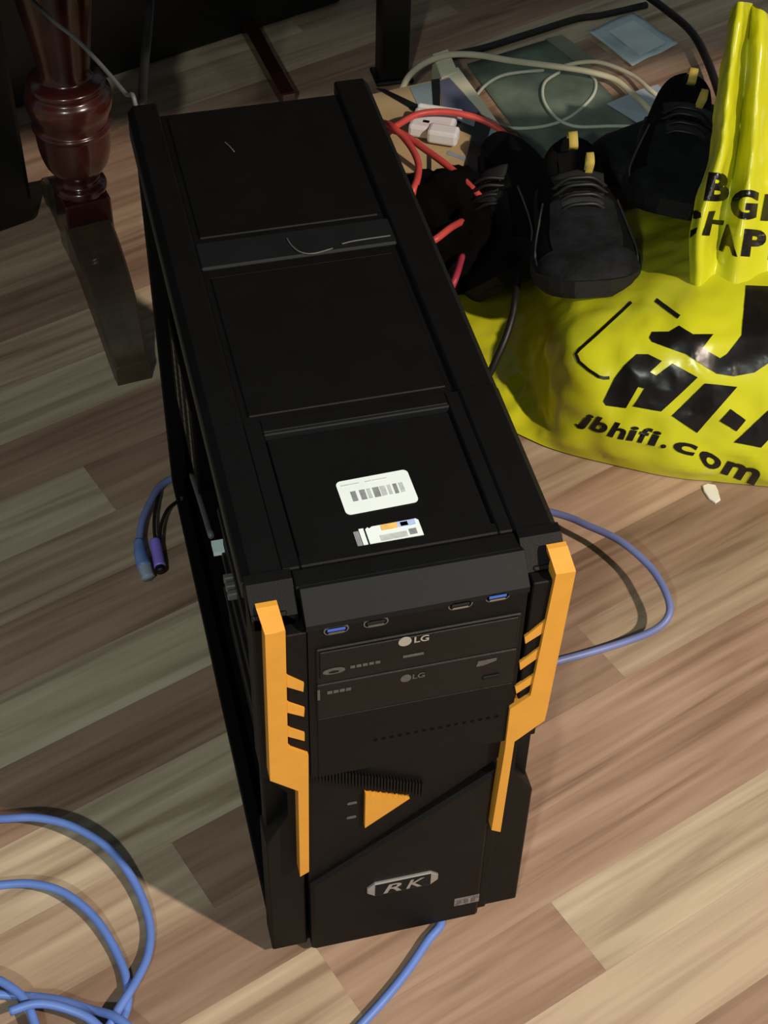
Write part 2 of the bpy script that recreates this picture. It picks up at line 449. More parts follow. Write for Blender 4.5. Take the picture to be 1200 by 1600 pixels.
for i, (x, ww) in enumerate(xs):
    obj('barcode_bar', prism(bmesh.new(), [(x, 0.0105), (x + ww, 0.0105), (x + ww, 0.0195), (x, 0.0195)], ZT + 0.0007, ZT + 0.0005, fr), M['ink_grey' if i in (0, 1, 3, 6) else 'ink_pale'], st)
for x, ww in ((0.003, 0.012), (0.0195, 0.004), (0.0245, 0.010)):
    obj('print_line', prism(bmesh.new(), [(x, 0.0255), (x + ww, 0.0255), (x + ww, 0.0265), (x, 0.0265)], ZT + 0.0007, ZT + 0.0005, fr), M['ink_pale'], st)
fr2 = place2((0.0785, 0.0300), (1, 0.02), (-0.02, 1))
outl = [(0.002, 0), (0.0405, 0), (0.042, 0.0015), (0.042, 0.0155), (0.0405, 0.017), (0.011, 0.017), (0.009, 0.0158), (0.008, 0.017), (0.0062, 0.0155), (0.005, 0.0168), (0.002, 0.0168)]
st2 = obj('licence_sticker', prism(bmesh.new(), outl, ZT + 0.0005, ZT, fr2), M['paper'], tray)
st2['label'] = 'small torn sticker with orange and blue print'
def patch(name, m, x0, x1, y0, y1, par, f=fr2, z=ZT):
    return obj(name, prism(bmesh.new(), [(x0, y0), (x1, y0), (x1, y1), (x0, y1)], z + 0.0007, z + 0.0004, f), M[m], par)
patch('print_patch', 'ink_orange', 0.0165, 0.0275, 0.0118, 0.0168, st2)
patch('print_patch', 'ink_pale_blue', 0.0275, 0.0395, 0.0118, 0.0168, st2)
patch('print_patch', 'ink_blue', 0.0295, 0.0345, 0.0125, 0.0160, st2)
patch('print_patch', 'ink_grey', 0.0335, 0.0385, 0.0040, 0.0090, st2)
patch('print_patch', 'ink_pale', 0.0140, 0.0320, 0.0030, 0.0080, st2)
patch('tear', 'black_band', 0.0052, 0.0062, -0.0002, 0.0162, st2)
patch('peeled_edge', 'ink_grey', -0.002, 0.0015, 0.001, 0.015, st2)

# front bezel ------------------------------------------------------
def F(px, py, Y):
    p = aty(px, py, Y)
    return (p.x, p.z)
YB = -0.013                                  # face of the centre column
bez = box('front_bezel', fp_, case, 0.002, 0.205, 0.010, 0.0225, 0.009, 0.437, 0.001)
# side pillars with the notch
for s in (0, 1):
    o_ = [(0, 0.009), (0.029, 0.009), (0.029, 0.430), (0.022, 0.4375), (0.0, 0.4375), (0, 0.262), (0.019, 0.236), (0.019, 0.205), (0.0, 0.172)]
    if s: o_ = [(W_ - x, z) for x, z in o_][::-1]
    obj('pillar', prism(bmesh.new(), o_, -0.004, 0.021, XZ, bev=0.0015), fp_, bez)
    xa, xb = (0.003, 0.020) if not s else (W_ - 0.020, W_ - 0.003)
    box('notch_wall', bp_, bez, xa, xb, 0.008, 0.020, 0.165, 0.265)
# sloped cap joining top cover and pillars
for xa, xb in ((0.0, 0.0295), (0.1785, W_)):
    obj('bezel_cap', prism(bmesh.new(), [(0.0212, 0.438), (0.0212, 0.4502), (0.013, 0.4502), (-0.004, 0.4350), (-0.004, 0.425)], xa, xb, YZ), bp_, bez)
box('bezel_cap', bp_, bez, 0.030, 0.178, 0.006, 0.0212, 0.438, 0.4480, 0.001)
# centre column: drive bays with chamfered grey top
obj('bay_column', prism(bmesh.new(), [(0.02, 0.262), (YB, 0.262), (YB, 0.4290), (-0.004, 0.4370), (0.02, 0.4370)], 0.0335, 0.1785, YZ), fp_, bez)
a = F(470, 970, YB)
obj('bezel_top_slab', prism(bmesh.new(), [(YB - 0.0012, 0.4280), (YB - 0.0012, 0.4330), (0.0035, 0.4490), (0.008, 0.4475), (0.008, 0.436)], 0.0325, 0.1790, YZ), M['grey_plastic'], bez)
# usb ports
def pill(cx, cz, w, h, r=0.35, n=6, sh=0.0):
    out = []
    rr = h / 2
    for s_, a0 in ((1, -90), (-1, 90)):
        for i in range(n + 1):
            a = math.radians(a0 + 180 * i / n)
            x = s_ * (w / 2 - rr) + rr * math.cos(a)
            z = rr * math.sin(a)
            out.append((cx + x, cz + z + sh * x))
    return out
for (px, py, m, hi) in ((525, 982.5, 'usb_blue', 0), (587, 971, 'black_band', 0), (719, 943.5, 'black_band', 1), (777, 931, 'usb_blue', 1)):
    x, z = F(px, py, YB)
    u = obj('usb_port', prism(bmesh.new(), pill(x, z, 0.0165, 0.0078), YB - 0.0010, YB + 0.001, XZ), M['cable_grey'], bez)
    obj('port_shell', prism(bmesh.new(), pill(x, z, 0.0146, 0.0060), YB - 0.0012, YB - 0.0008, XZ), M['void'], u)
    obj('contact_tongue', prism(bmesh.new(), [(x - 0.0058, z - 0.0002), (x + 0.0058, z - 0.0002), (x + 0.0058, z + 0.0021), (x - 0.0058, z + 0.0021)], YB - 0.0015, YB - 0.0010, XZ), M[m], u)
    obj('lower_lip', prism(bmesh.new(), [(x - 0.0056, z - 0.0026), (x + 0.0056, z - 0.0026), (x + 0.0050, z - 0.0014), (x - 0.0050, z - 0.0014)], YB - 0.0015, YB - 0.0010, XZ), M['steel' if hi else 'print_grey'], u)

# text helper: glyph outlines -> flat polygons
def text_mesh(txt, offset=0.0, shear=0.0, spacing=1.0):
    cu = bpy.data.curves.new('t', 'FONT')
    cu.body = txt; cu.offset = offset; cu.shear = shear; cu.space_character = spacing
    cu.resolution_u = 4
    to = bpy.data.objects.new('t', cu)
    COL.objects.link(to)
    dg = bpy.context.evaluated_depsgraph_get()
    me = bpy.data.meshes.new_from_object(to.evaluated_get(dg))
    bpy.data.objects.remove(to); bpy.data.curves.remove(cu)
    xs_ = [v.co.x for v in me.vertices]; ys_ = [v.co.y for v in me.vertices]
    return me, min(xs_), max(xs_), min(ys_), max(ys_)
def face_text(name, txt, m, parent, c, wd, ht, Y, offset=0.0, shear=0.0):
    me, x0, x1, y0, y1 = text_mesh(txt, offset, shear)
    for v in me.vertices:
        v.co = Vector((c[0] + ((v.co.x - x0) / (x1 - x0) - 0.5) * wd, Y, c[1] + ((v.co.y - y0) / (y1 - y0) - 0.5) * ht))
    return obj(name, me, m, parent)
def ellipse(c, rx, rz, n=20):
    return [(c[0] + rx * math.cos(2 * math.pi * i / n), c[1] + rz * math.sin(2 * math.pi * i / n)) for i in range(n)]

# optical drives
YD = YB - 0.0015
z1t, z1b, z2b = 0.4075, 0.3715, 0.3330
for i, (zt, zb) in enumerate(((z1t, z1b), (z1b - 0.0014, z2b))):
    dr = box('optical_drive', M['drive'], bez, 0.0385, 0.1755, YD, 0.0, zb, zt, 0.0008)
    face = F(632, 1000, YD) if i == 0 else F(634, 1059.5, YD)
    tp = F(658, 995, YD) if i == 0 else F(654, 1055, YD)
    k = 1.0 if i == 0 else 0.85
    YK = YD - 0.0012 if i == 0 else YD
    ink = M['print_white'] if i == 0 else M['print_grey']
    obj('logo_disc', prism(bmesh.new(), ellipse(face, 0.0044 * k, 0.0044 * k), YK - 0.0004, YK + 0.0002, XZ), ink, dr)
    face_text('lettering', 'LG', ink, dr, tp, 0.0098 * k, 0.0062 * k, YK - 0.0004, 0.02)
    zl = zt - 0.0295 if i == 0 else zt - 0.024
    if i == 0:
        box('tray_door', M['drive'], dr, 0.0405, 0.1735, YD - 0.0010, YD, zt - 0.030, zt - 0.002, 0.0006)
        box('eject_button', M['print_grey'], dr, *(lambda p: (p[0] - 0.007, p[0] + 0.007))(F(645, 1021, YD)), YK - 0.0006, YD, F(645, 1021, YD)[1] - 0.0008, F(645, 1021, YD)[1] + 0.0008)
        q = F(521, 1046, YD)
        lg = obj('disc_logo', prism(bmesh.new(), ellipse(q, 0.0075, 0.0028), YK - 0.0004, YD, XZ), M['print_grey'], dr)
        obj('disc_logo_hole', prism(bmesh.new(), ellipse((q[0], q[1] - 0.0004), 0.0035, 0.0012), YK - 0.0006, YK - 0.0003, XZ), M['drive'], lg)
        q0 = F(570, 1036, YD)
        for t in range(5):
            box('print_dash', M['print_grey'], dr, q0[0] - 0.010 + t * 0.0042, q0[0] - 0.010 + t * 0.0042 + 0.0032, YK - 0.0003, YD, q0[1] - 0.0011, q0[1] + 0.0011)
    else:
        q0 = F(531, 1079, YD)
        for t in range(4):
            box('print_dash', M['print_grey'], dr, q0[0] - 0.0085 + t * 0.0042, q0[0] - 0.0085 + t * 0.0042 + 0.0034, YK - 0.0003, YD, q0[1] - 0.0014, q0[1] + 0.0014)
        q0 = F(498, 1086, YD)
        box('indicator', M['print_grey'], dr, q0[0] - 0.0008, q0[0] + 0.0008, YK - 0.0004, YD, q0[1] - 0.0055, q0[1] + 0.0055)
        q0 = F(760, 1034, YD)
        obj('disc_logo', prism(bmesh.new(), [(q0[0] - 0.007, q0[1] - 0.003), (q0[0] - 0.002, q0[1] - 0.003), (q0[0] + 0.007, q0[1]), (q0[0] + 0.007, q0[1] + 0.0024), (q0[0] - 0.006, q0[1] + 0.002)], YK - 0.0004, YD, XZ), M['print_grey'], dr)
        q0 = F(767, 1057, YD)
        box('eject_button', M['grey_plastic'], dr, q0[0] - 0.006, q0[0] + 0.006, YD - 0.0010, YD, q0[1] - 0.002, q0[1] + 0.002, 0.0004)
# blank bay cover with a row of breathing holes
cov = box('bay_cover', fp_, bez, 0.0385, 0.1755, YB - 0.0008, 0.0, 0.262, z2b - 0.0016, 0.0006)
bm = bmesh.new()
for i in range(16):
    bx(bm, 0.078 + i * 0.0058, 0.0806 + i * 0.0058, YB - 0.0013, YB - 0.0004, 0.2940, 0.2955)
h = obj('breathing_holes', bm, M['void'], cov); h['kind'] = 'stuff'
# recessed middle with power area
mid = obj('power_panel', prism(bmesh.new(), [(0.031, 0.100), (0.079, 0.150), (0.180, 0.236), (0.180, 0.262), (0.031, 0.262)], -0.0065, 0.012, XZ), fp_, bez)
g0, g1 = F(492, 1207, -0.0075), F(662, 1231, -0.0075)
bm = bmesh.new()
nt_ = 34
for i in range(nt_):
    t = i / nt_
    x = g0[0] + (g1[0] - g0[0]) * t; z = g0[1] + (g1[1] - g0[1]) * t
    ww = (g1[0] - g0[0]) / nt_ * 0.6
    bx(bm, x, x + ww, -0.0105, -0.006, z - 0.0085, z + 0.0085)
gs = obj('grille_teeth', bm, fp_, mid); gs['kind'] = 'stuff'
# orange triangular power button with a serrated top
tl, tr_, bl = F(571, 1240, -0.010), F(640, 1247, -0.010), F(570, 1293, -0.010)
poly = [bl]
poly += [(tr_[0], tr_[1])]
ns = 8
for i in range(ns):
    t0, t1 = i / ns, (i + 0.5) / ns
    for t, dz in ((t0, -0.0), (t1, -0.0017)):
        poly.append((tr_[0] + (tl[0] - tr_[0]) * t, tr_[1] + (tl[1] - tr_[1]) * t + dz))
poly.append(tl)
pw = obj('power_button', prism(bmesh.new(), poly, -0.0105, -0.004, XZ), M['orange'], mid)
pw['label'] = 'orange triangular power button'
for (px, py) in ((550, 1255), (549, 1277)):
    q = F(px, py, -0.0068)
    obj('status_light', prism(bmesh.new(), pill(q[0], q[1], 0.0075, 0.0022), -0.0072, -0.006, XZ), M['print_grey'], mid)
# lower panel with the diagonal upper edge
YL = -0.012
lp = [F(482, 1370, YL), F(792, 1186, YL), F(768, 1207, YL)]
low = obj('lower_panel', prism(bmesh.new(), [(0.0315, 0.0095), (0.0315, 0.1115), (0.1715, 0.2205), (0.1715, 0.0095)], YL, 0.010, XZ, bev=0.003), fp_, bez)
box('panel_step', fp_, bez, 0.1715, 0.1800, -0.006, 0.010, 0.0095, 0.226, 0.0015)
# badge
b0, b1 = F(577, 1389, YL), F(680, 1366, YL)
bc = ((b0[0] + b1[0]) / 2, (b0[1] + b1[1]) / 2 - 0.001)
bw, bh = 0.0575, 0.0180
def hexa(c, w_, h_, cut): return [(c[0] - w_ / 2, c[1] - h_ * 0.18), (c[0] - w_ / 2 + cut, c[1] - h_ / 2), (c[0] + w_ / 2 - cut, c[1] - h_ / 2), (c[0] + w_ / 2, c[1] - h_ * 0.18), (c[0] + w_ / 2, c[1] + h_ * 0.18), (c[0] + w_ / 2 - cut, c[1] + h_ / 2), (c[0] - w_ / 2 + cut, c[1] + h_ / 2), (c[0] - w_ / 2, c[1] + h_ * 0.18)]
bad = obj('badge', prism(bmesh.new(), hexa(bc, bw, bh, 0.006), YL - 0.0022, YL + 0.001, XZ, bev=0.0006), M['silver'], low)
bad['label'] = 'silver badge with serif letters'
obj('badge_plate', prism(bmesh.new(), [(bc[0] - 0.0225, bc[1] - 0.0078), (bc[0] + 0.0225, bc[1] - 0.0078), (bc[0] + 0.0225, bc[1] + 0.0078), (bc[0] - 0.0225, bc[1] + 0.0078)], YL - 0.0025, YL - 0.0018, XZ), M['grey_plastic'], bad)
face_text('lettering', 'R', M['silver'], bad, (bc[0] - 0.0085, bc[1] - 0.0005), 0.0150, 0.0125, YL - 0.0028, 0.015, 0.25)
face_text('lettering', 'K', M['silver'], bad, (bc[0] + 0.0100, bc[1] - 0.0005), 0.0150, 0.0125, YL - 0.0028, 0.015, 0.25)
q = F(729, 1406, YL)
sl = obj('spec_sticker', prism(bmesh.new(), [(q[0] - 0.0105, q[1] - 0.0055), (q[0] + 0.0105, q[1] - 0.0055), (q[0] + 0.0105, q[1] + 0.0055), (q[0] - 0.0105, q[1] + 0.0055)], YL - 0.0005, YL, XZ), mat('grey_mauve_label', (0.17, 0.15, 0.16), 0.5, var=0.5, vscale=300), low)
sl['label'] = 'tiny grey mauve sticker'
for t in range(3):
    box('print_dash', M['print_grey'], sl, q[0] - 0.008 + t * 0.0058, q[0] - 0.0045 + t * 0.0058, YL - 0.0008, YL - 0.0004, q[1] - 0.003, q[1] + 0.0025)

# orange trims: deep main strip, thin prongs on a raised black pillar face
box('pillar_face', fp_, bez, 0.0190, 0.0330, -0.0130, 0.0, 0.262, 0.4260, 0.0008)
box('pillar_face', fp_, bez, 0.1815, 0.1980, -0.0130, 0.0, 0.262, 0.4340, 0.0008)
YO, YOB = -0.016, -0.003
def trim(pts, topq, prongs, label):
    bm = bmesh.new()
    prism(bm, [F(px, py, YO) for px, py in pts], YO, YOB, XZ)
    f0, f1 = F(*topq[0], YO), F(*topq[1], YO)
    g0_, g1_ = F(*topq[2], 0.0), F(*topq[3], 0.0)
    fm_, gm_ = (f0[1] + f1[1]) / 2, (g0_[1] + g1_[1]) / 2
    f0, f1, g0_, g1_ = (f0[0], fm_), (f1[0], fm_), (g0_[0], gm_), (g1_[0], gm_)
    A = [bm.verts.new(v) for v in ((f0[0], YO, f0[1]), (f1[0], YO, f1[1]), (f1[0], 0.004, f1[1]), (f0[0], 0.004, f0[1]))]
    B = [bm.verts.new(v) for v in ((g0_[0], 0.000, g0_[1]), (g1_[0], 0.000, g1_[1]), (g1_[0], 0.004, g1_[1]), (g0_[0], 0.004, g0_[1]))]
    bm.faces.new((A[0], A[1], B[1], B[0])); bm.faces.new((A[1], A[2], B[2], B[1])); bm.faces.new((A[2], A[3], B[3], B[2])); bm.faces.new((A[3], A[0], B[0], B[3])); bm.faces.new(B)
    o = obj('orange_trim', bm, M['orange'], bez)
    o['label'] = label
    for pr in prongs:
        obj('prong', prism(bmesh.new(), [F(px, py, -0.0145) for px, py in pr], -0.0145, -0.0125, XZ), M['orange'], o)
trim([(414, 993), (446, 986), (450, 1169), (482, 1180), (483, 1362), (469, 1370), (466, 1236), (422, 1220)],
     ((414, 993), (446, 986), (400, 951), (434, 945)),
     ([(446, 1055), (475, 1068), (474, 1081), (446, 1073)], [(446, 1097), (476, 1107), (475, 1120), (446, 1113)], [(446, 1136), (476, 1146), (476, 1158), (446, 1150)]),
     'orange trim strip with three prongs, on the left')
trim([(869, 898), (829, 1087), (797, 1108), (789, 1172), (768, 1297), (782, 1300), (804, 1159), (851, 1126), (855, 1110), (900, 893)],
     ((869, 898), (900, 893), (856, 859), (887, 852)),
     ([(854, 968), (820, 996), (821, 1006), (850, 988)], [(845, 1011), (812, 1036), (813, 1047), (842, 1027)], [(836, 1053), (805, 1074), (807, 1084), (833, 1067)]),
     'orange trim strip with three prongs, on the right')

# ------------------------------------------------------------------ pedestal table
tx, ty = -0.036, 0.885
table = empty('pedestal_table', (tx, ty, 0))
tag(table, 'dark red varnished table with turned pedestal and curved feet', 'table')
prof = [(0.020, 0.120), (0.025, 0.130), (0.029, 0.135), (0.0285, 0.142), (0.023, 0.146), (0.0220, 0.152), (0.026, 0.158), (0.034, 0.170), (0.0385, 0.187), (0.0400, 0.203), (0.0405, 0.214), (0.0425, 0.217), (0.0425, 0.220),
        (0.0400, 0.223), (0.0415, 0.232), (0.0450, 0.240), (0.0465, 0.249), (0.0450, 0.258), (0.0400, 0.264), (0.0415, 0.268), (0.0400, 0.273), (0.030, 0.277), (0.0275, 0.284), (0.029, 0.300), (0.034, 0.335), (0.041, 0.38), (0.044, 0.43), (0.040, 0.50), (0.030, 0.56), (0.028, 0.60), (0.042, 0.64), (0.042, 0.70)]
# denser rings so that the beads read round
pf = catmull([(r, z, 0) for r, z in prof], 3)
obj('turned_column', lathe(bmesh.new(), [(p.x, p.y) for p in pf], 40), M['varnish'], table, smooth=True)
blk = obj('square_block', bx(bmesh.new(), -0.0260, 0.0260, -0.0260, 0.0260, 0.045, 0.130, 0.002), M['varnish'], table)
blk.rotation_euler = (0, 0, math.radians(10))
def foot_mesh():
    path = [(0.005, 0.078), (0.04, 0.076), (0.075, 0.069), (0.11, 0.054), (0.14, 0.034), (0.163, 0.017), (0.183, 0.0125)]
    hh = [0.026, 0.024, 0.022, 0.019, 0.016, 0.0145, 0.0125]
    hw = [0.0255, 0.0255, 0.025, 0.024, 0.022, 0.020, 0.019]
    bm = bmesh.new()
    C_ = catmull([(a, b, 0) for a, b in path], 5)
    n = len(C_); rings = []
    for i, c in enumerate(C_):
        t = i / (n - 1) * (len(path) - 1); j = min(int(t), len(path) - 2); u = t - j
        h_ = hh[j] * (1 - u) + hh[j + 1] * u; w_ = hw[j] * (1 - u) + hw[j + 1] * u
        tan = (C_[min(i + 1, n - 1)] - C_[max(i - 1, 0)]).normalized()
        nx, nz = -tan.y, tan.x
        if i == n - 1: nx, nz = 0, 1
        top_ = (c.x + nx * h_, c.y + nz * h_); bot = (c.x - nx * h_, max(0.0005, c.y - nz * h_))
        rings.append([bm.verts.new(v) for v in ((top_[0], -w_ + 0.003, top_[1]), (top_[0], w_ - 0.003, top_[1]), (top_[0] * .9 + bot[0] * .1, w_, top_[1] * .88 + bot[1] * .12), (bot[0], w_, bot[1]), (bot[0], -w_, bot[1]), (top_[0] * .9 + bot[0] * .1, -w_, top_[1] * .88 + bot[1] * .12))])
    for a, b in zip(rings, rings[1:]):
        for k in range(6): bm.faces.new((a[k], a[(k + 1) % 6], b[(k + 1) % 6], b[k]))
    bm.faces.new(rings[0][::-1]); bm.faces.new(rings[-1])
    bmesh.ops.recalc_face_normals(bm, faces=bm.faces)
    me = bpy.data.meshes.new('foot'); bm.to_mesh(me); bm.free()
    me.materials.append(M['wood_dull'])
    return me
fm = foot_mesh()
for ang in (-83, 97):
    o = bpy.data.objects.new('foot', fm); COL.objects.link(o)
    o.parent = table; o.rotation_euler = (0, 0, math.radians(ang))
# tabletop above the frame: it shades the back of the scene
box('table_top', M['varnish'], table, -0.75 - tx, 1.30 - tx, 0.335 - ty, 1.25 - ty, 0.70, 0.73, 0.004)

# ------------------------------------------------------------------ yellow carrier bag
bag = empty('carrier_bag', tuple(at(1000, 700, 0)))
tag(bag, 'crumpled bright yellow plastic carrier bag with black lettering', 'bag')
BL = bag.location.copy()
def grid_surface(G, nu, nv):
    """bicubic (Catmull-Rom) surface through a grid of points"""
    rows = [catmull(r, nu) for r in G]
    cols = []
    for j in range(len(rows[0])):
        cols.append(catmull([r[j] for r in rows], nv))
    return [[cols[j][i] for j in range(len(cols))] for i in range(len(cols[0]))]
def crumple(P, amp, sc, seed):
    q = Vector((P.x * sc + seed, P.y * sc, P.z * sc))
    a = noise.noise(q)
    b = 1 - 2 * abs(noise.noise(q * 1.9 + Vector((5, 3, 1))))
    c = 1 - 2 * abs(noise.noise(Vector((P.x * sc * 0.6 + P.z * 5, P.y * sc * 0.6 - P.z * 9, seed)) * 1.3))
    return amp * (0.7 * a + 0.5 * b + 0.4 * c)
sheets_v, sheets_f = [], []
def add_sheet(G, nu, nv, amp, sc, seed, zmin=0.0015):
    S = grid_surface(G, nu, nv)
    n, m = len(S), len(S[0])
    base = len(sheets_v)
    for i in range(n):
        for j in range(m):
            a = S[min(i + 1, n - 1)][j] - S[max(i - 1, 0)][j]
            b = S[i][min(j + 1, m - 1)] - S[i][max(j - 1, 0)]
            nn = b.cross(a)
            if nn.length > 1e-9: nn.normalize()
            edge = min(1, min(i, 6) / 6 + 0.15)
            p = S[i][j] + nn * crumple(S[i][j], amp, sc, seed) * edge
            p.z = max(p.z, zmin)
            sheets_v.append(p)
    for i in range(n - 1):
        for j in range(m - 1):
            k = base + i * m + j
            sheets_f.append((k, k + 1, k + m + 1, k + m))
A = [
 [(757, 622, .002), (785, 662, .002), (835, 690, .002), (880, 706, .002), (950, 724, .002), (1060, 746, .002), (1185, 758, .002), (1300, 768, .002)],
 [(740, 580, .004), (795, 640, .006), (845, 668, .010), (895, 676, .032), (965, 692, .038), (1070, 714, .036), (1190, 728, .036), (1300, 734, .036)],
 [(726, 535, .006), (790, 590, .010), (838, 612, .022), (888, 612, .070), (980, 632, .084), (1090, 652, .084), (1200, 664, .085), (1300, 668, .085)],
 [(716, 492, .010), (785, 530, .016), (835, 548, .036), (890, 545, .104), (990, 562, .122), (1095, 577, .128), (1200, 588, .128), (1300, 592, .128)],
 [(708, 462, .012), (785, 470, .022), (840, 480, .044), (900, 480, .110), (1000, 494, .142), (1095, 507, .152), (1200, 518, .156), (1300, 522, .156)],
 [(704, 440, .012), (785, 430, .020), (845, 430, .040), (908, 430, .075), (1005, 430, .126), (1100, 440, .158), (1200, 450, .165), (1300, 455, .165)],
 [(706, 410, .008), (790, 398, .012), (850, 390, .020), (915, 385, .030), (1010, 376, .070), (1100, 380, .140), (1200, 390, .150), (1300, 395, .15)],
 [(710, 390, .002), (792, 365, .002), (855, 352, .003), (920, 340, .006), (1020, 325, .015), (1105, 330, .06), (1200, 340, .07), (1300, 345, .07)],
]
GA = [[at(*q) for q in r] for r in A]
for r in GA:                                  # the far side of the bag comes down to the floor
    e = r[-1]
    r.append(Vector((e.x + .045, e.y + .012, e.z * .72 + .001)))
    r.append(Vector((e.x + .075, e.y + .022, .002)))
add_sheet(GA, 9, 9, 0.0055, 17, 3.1)
# upright folded mouth of the bag: pixel, depth
Bp = [
 [(1078, 480, .545), (1088, 492, .540), (1108, 508, .530), (1150, 514, .506), (1200, 520, .496), (1260, 526, .50), (1330, 530, .51)],
 [(1080, 425, .560), (1092, 434, .548), (1115, 440, .552), (1150, 446, .532), (1195, 450, .535), (1255, 454, .53), (1330, 458, .55)],
 [(1082, 340, .590), (1100, 345, .572), (1130, 350, .592), (1160, 352, .560), (1200, 356, .575), (1255, 360, .56), (1330, 362, .59)],
 [(1112, 240, .632), (1128, 242, .604), (1150, 244, .632), (1175, 244, .596), (1205, 246, .615), (1255, 250, .60), (1330, 250, .63)],
 [(1122, 140, .660), (1140, 138, .634), (1162, 138, .664), (1182, 138, .630), (1210, 140, .650), (1255, 142, .64), (1330, 142, .66)],
 [(1136, 50, .686), (1152, 46, .662), (1170, 46, .690), (1188, 50, .664), (1215, 56, .680), (1255, 60, .67), (1330, 62, .69)],
 [(1143, 12, .700), (1158, 4, .682), (1174, 6, .704), (1190, 18, .684), (1216, 34, .695), (1255, 40, .69), (1330, 42, .70)],
]
GB = [[aty(*q) for q in r] for r in Bp]
for r in GB:                                  # and the mouth wraps round to the rear sheet
    e = r[-1]
    r.append(Vector((e.x + .035, e.y + .035, e.z * .95)))
    r.append(Vector((e.x + .045, e.y + .085, e.z * .85)))
add_sheet(GB, 9, 9, 0.0028, 22, 9.4)
# rear side of the upright part, down to the floor
back = [GB[-1]]
for k, (dy, zf) in enumerate(((0.03, .80), (0.05, .5), (0.06, .2), (0.06, .008))):
    back.append([Vector((q.x + 0.02 + 0.02 * k, q.y + dy + 0.01 * (i % 2), q.z * zf + 0.001)) for i, q in enumerate(GB[-1])])
add_sheet(back, 9, 6, 0.003, 20, 1.7)
bme = bpy.data.meshes.new('bag_film')
bme.from_pydata([v - BL for v in sheets_v], [], sheets_f)
bme.update()
film = obj('film', bme, M['bag'], bag, smooth=True)
bvh = BVHTree.FromPolygons([tuple(v) for v in sheets_v], sheets_f)
def stick(px, py, lift=0.0009):
    d = ray(px, py).normalized()
    loc, nor, _, _ = bvh.ray_cast(CAM, d)
    if loc is None: return None
    if nor.dot(d) > 0: nor = -nor
    return loc + nor * lift
def print_on_bag(name, bm, lab=None):
    """bm: flat polygons in photo pixels (x, y, 0) -> laid on the film"""
    bm.normal_update()
    bmesh.ops.triangulate(bm, faces=bm.faces)
    for _ in range(6):
        es = [e for e in bm.edges if e.calc_length() > 7]
        if not es: break
        bmesh.ops.subdivide_edges(bm, edges=es, cuts=1)
        bmesh.ops.triangulate(bm, faces=[f for f in bm.faces if len(f.verts) > 3])
    dead = []
    for v in bm.verts:
        p = stick(v.co.x, v.co.y)
        if p is None: dead.append(v)
        else: v.co = p - BL
    if dead: bmesh.ops.delete(bm, geom=dead, context='VERTS')
    bmesh.ops.delete(bm, geom=[f for f in bm.faces if max(e.calc_length() for e in f.edges) > 0.03], context='FACES')
    o = obj(name, bm, M['bag_ink'], film, smooth=True)
    return o
def poly_bm(*polys):
    bm = bmesh.new()
    for P in polys: bm.faces.new([bm.verts.new((x, y, 0)) for x, y in P])
    return bm
Zs = lambda pts: [(880 + .26667 * x, 420 + .26667 * y) for x, y in pts]
Zt = lambda pts: [(980 + .18333 * x, 240 + .18333 * y) for x, y in pts]
print_on_bag('printed_letter', poly_bm(Zs([(430, 500), (500, 500), (580, 540), (510, 605), (545, 625), (640, 555), (790, 635), (575, 835), (410, 805), (475, 700), (440, 690), (370, 815), (250, 800), (235, 775), (300, 640), (360, 565)])))
print_on_bag('printed_letter', poly_bm(Zs([(830, 670), (1020, 690), (785, 960), (635, 860)])))
print_on_bag('printed_hyphen', poly_bm(Zs([(980, 820), (1070, 885), (1015, 950), (915, 890)])))
print_on_bag('printed_letter', poly_bm(Zs([(1000, 1015), (1200, 830), (1330, 740), (1420, 860), (1260, 940), (1160, 1045)])))
print_on_bag('printed_letter', poly_bm(Zs([(1070, 100), (1200, 105), (1300, 112), (1300, 470), (1200, 555), (1120, 608), (1000, 630), (900, 615), (840, 580), (720, 500), (520, 430), (503, 405), (520, 370), (620, 370), (680, 335), (760, 385), (880, 385), (815, 465), (920, 525), (960, 500), (1045, 390)])))
def stroke(pts, w_):
    P = [Vector((x, y, 0)) for x, y in pts]
    L_, R_ = [], []
    for i, p in enumerate(P):
        t = (P[min(i + 1, len(P) - 1)] - P[max(i - 1, 0)]).normalized()
        n_ = Vector((-t.y, t.x, 0)) * w_ / 2
        L_.append(p + n_); R_.append(p - n_)
    bm = bmesh.new()
    for i in range(len(P) - 1):
        bm.faces.new([bm.verts.new(q) for q in (L_[i], L_[i + 1], R_[i + 1], R_[i])])
    return bm
print_on_bag('printed_outline', stroke(Zs([(400, 198), (290, 300), (180, 400), (95, 475), (77, 500), (95, 545), (150, 592), (210, 632), (240, 640), (272, 638)]), 5))
print_on_bag('printed_outline', stroke(Zs([(542, 185), (600, 228), (680, 285)]), 7))
def glyph_quad(txt, q, offset=0.03):
    me, x0, x1, y0, y1 = text_mesh(txt, offset)
    bm = bmesh.new(); bm.from_mesh(me); bpy.data.meshes.remove(me)
    TL, TR, BR, BLq = [Vector((x, y, 0)) for x, y in q]
    for v in bm.verts:
        u = (v.co.x - x0) / (x1 - x0); t = (v.co.y - y0) / (y1 - y0)
        v.co = (BLq * (1 - u) + BR * u) * (1 - t) + (TL * (1 - u) + TR * u) * t
    return bm
for ch, q in (('B', [(700, 160), (872, 165), (862, 410), (655, 402)]), ('G', [(895, 305), (1125, 310), (1090, 568), (880, 556)]), ('I', [(1172, 345), (1235, 345), (1195, 575), (1130, 570)]),
              ('A', [(812, 604), (905, 606), (940, 880), (775, 822)]), ('P', [(1000, 640), (1188, 655), (1165, 890), (965, 872)]), ('P', [(1235, 660), (1420, 680), (1390, 920), (1195, 905)])):
    print_on_bag('printed_letter', glyph_quad(ch, Zt(q), 0.05 if ch != 'I' else 0.04))
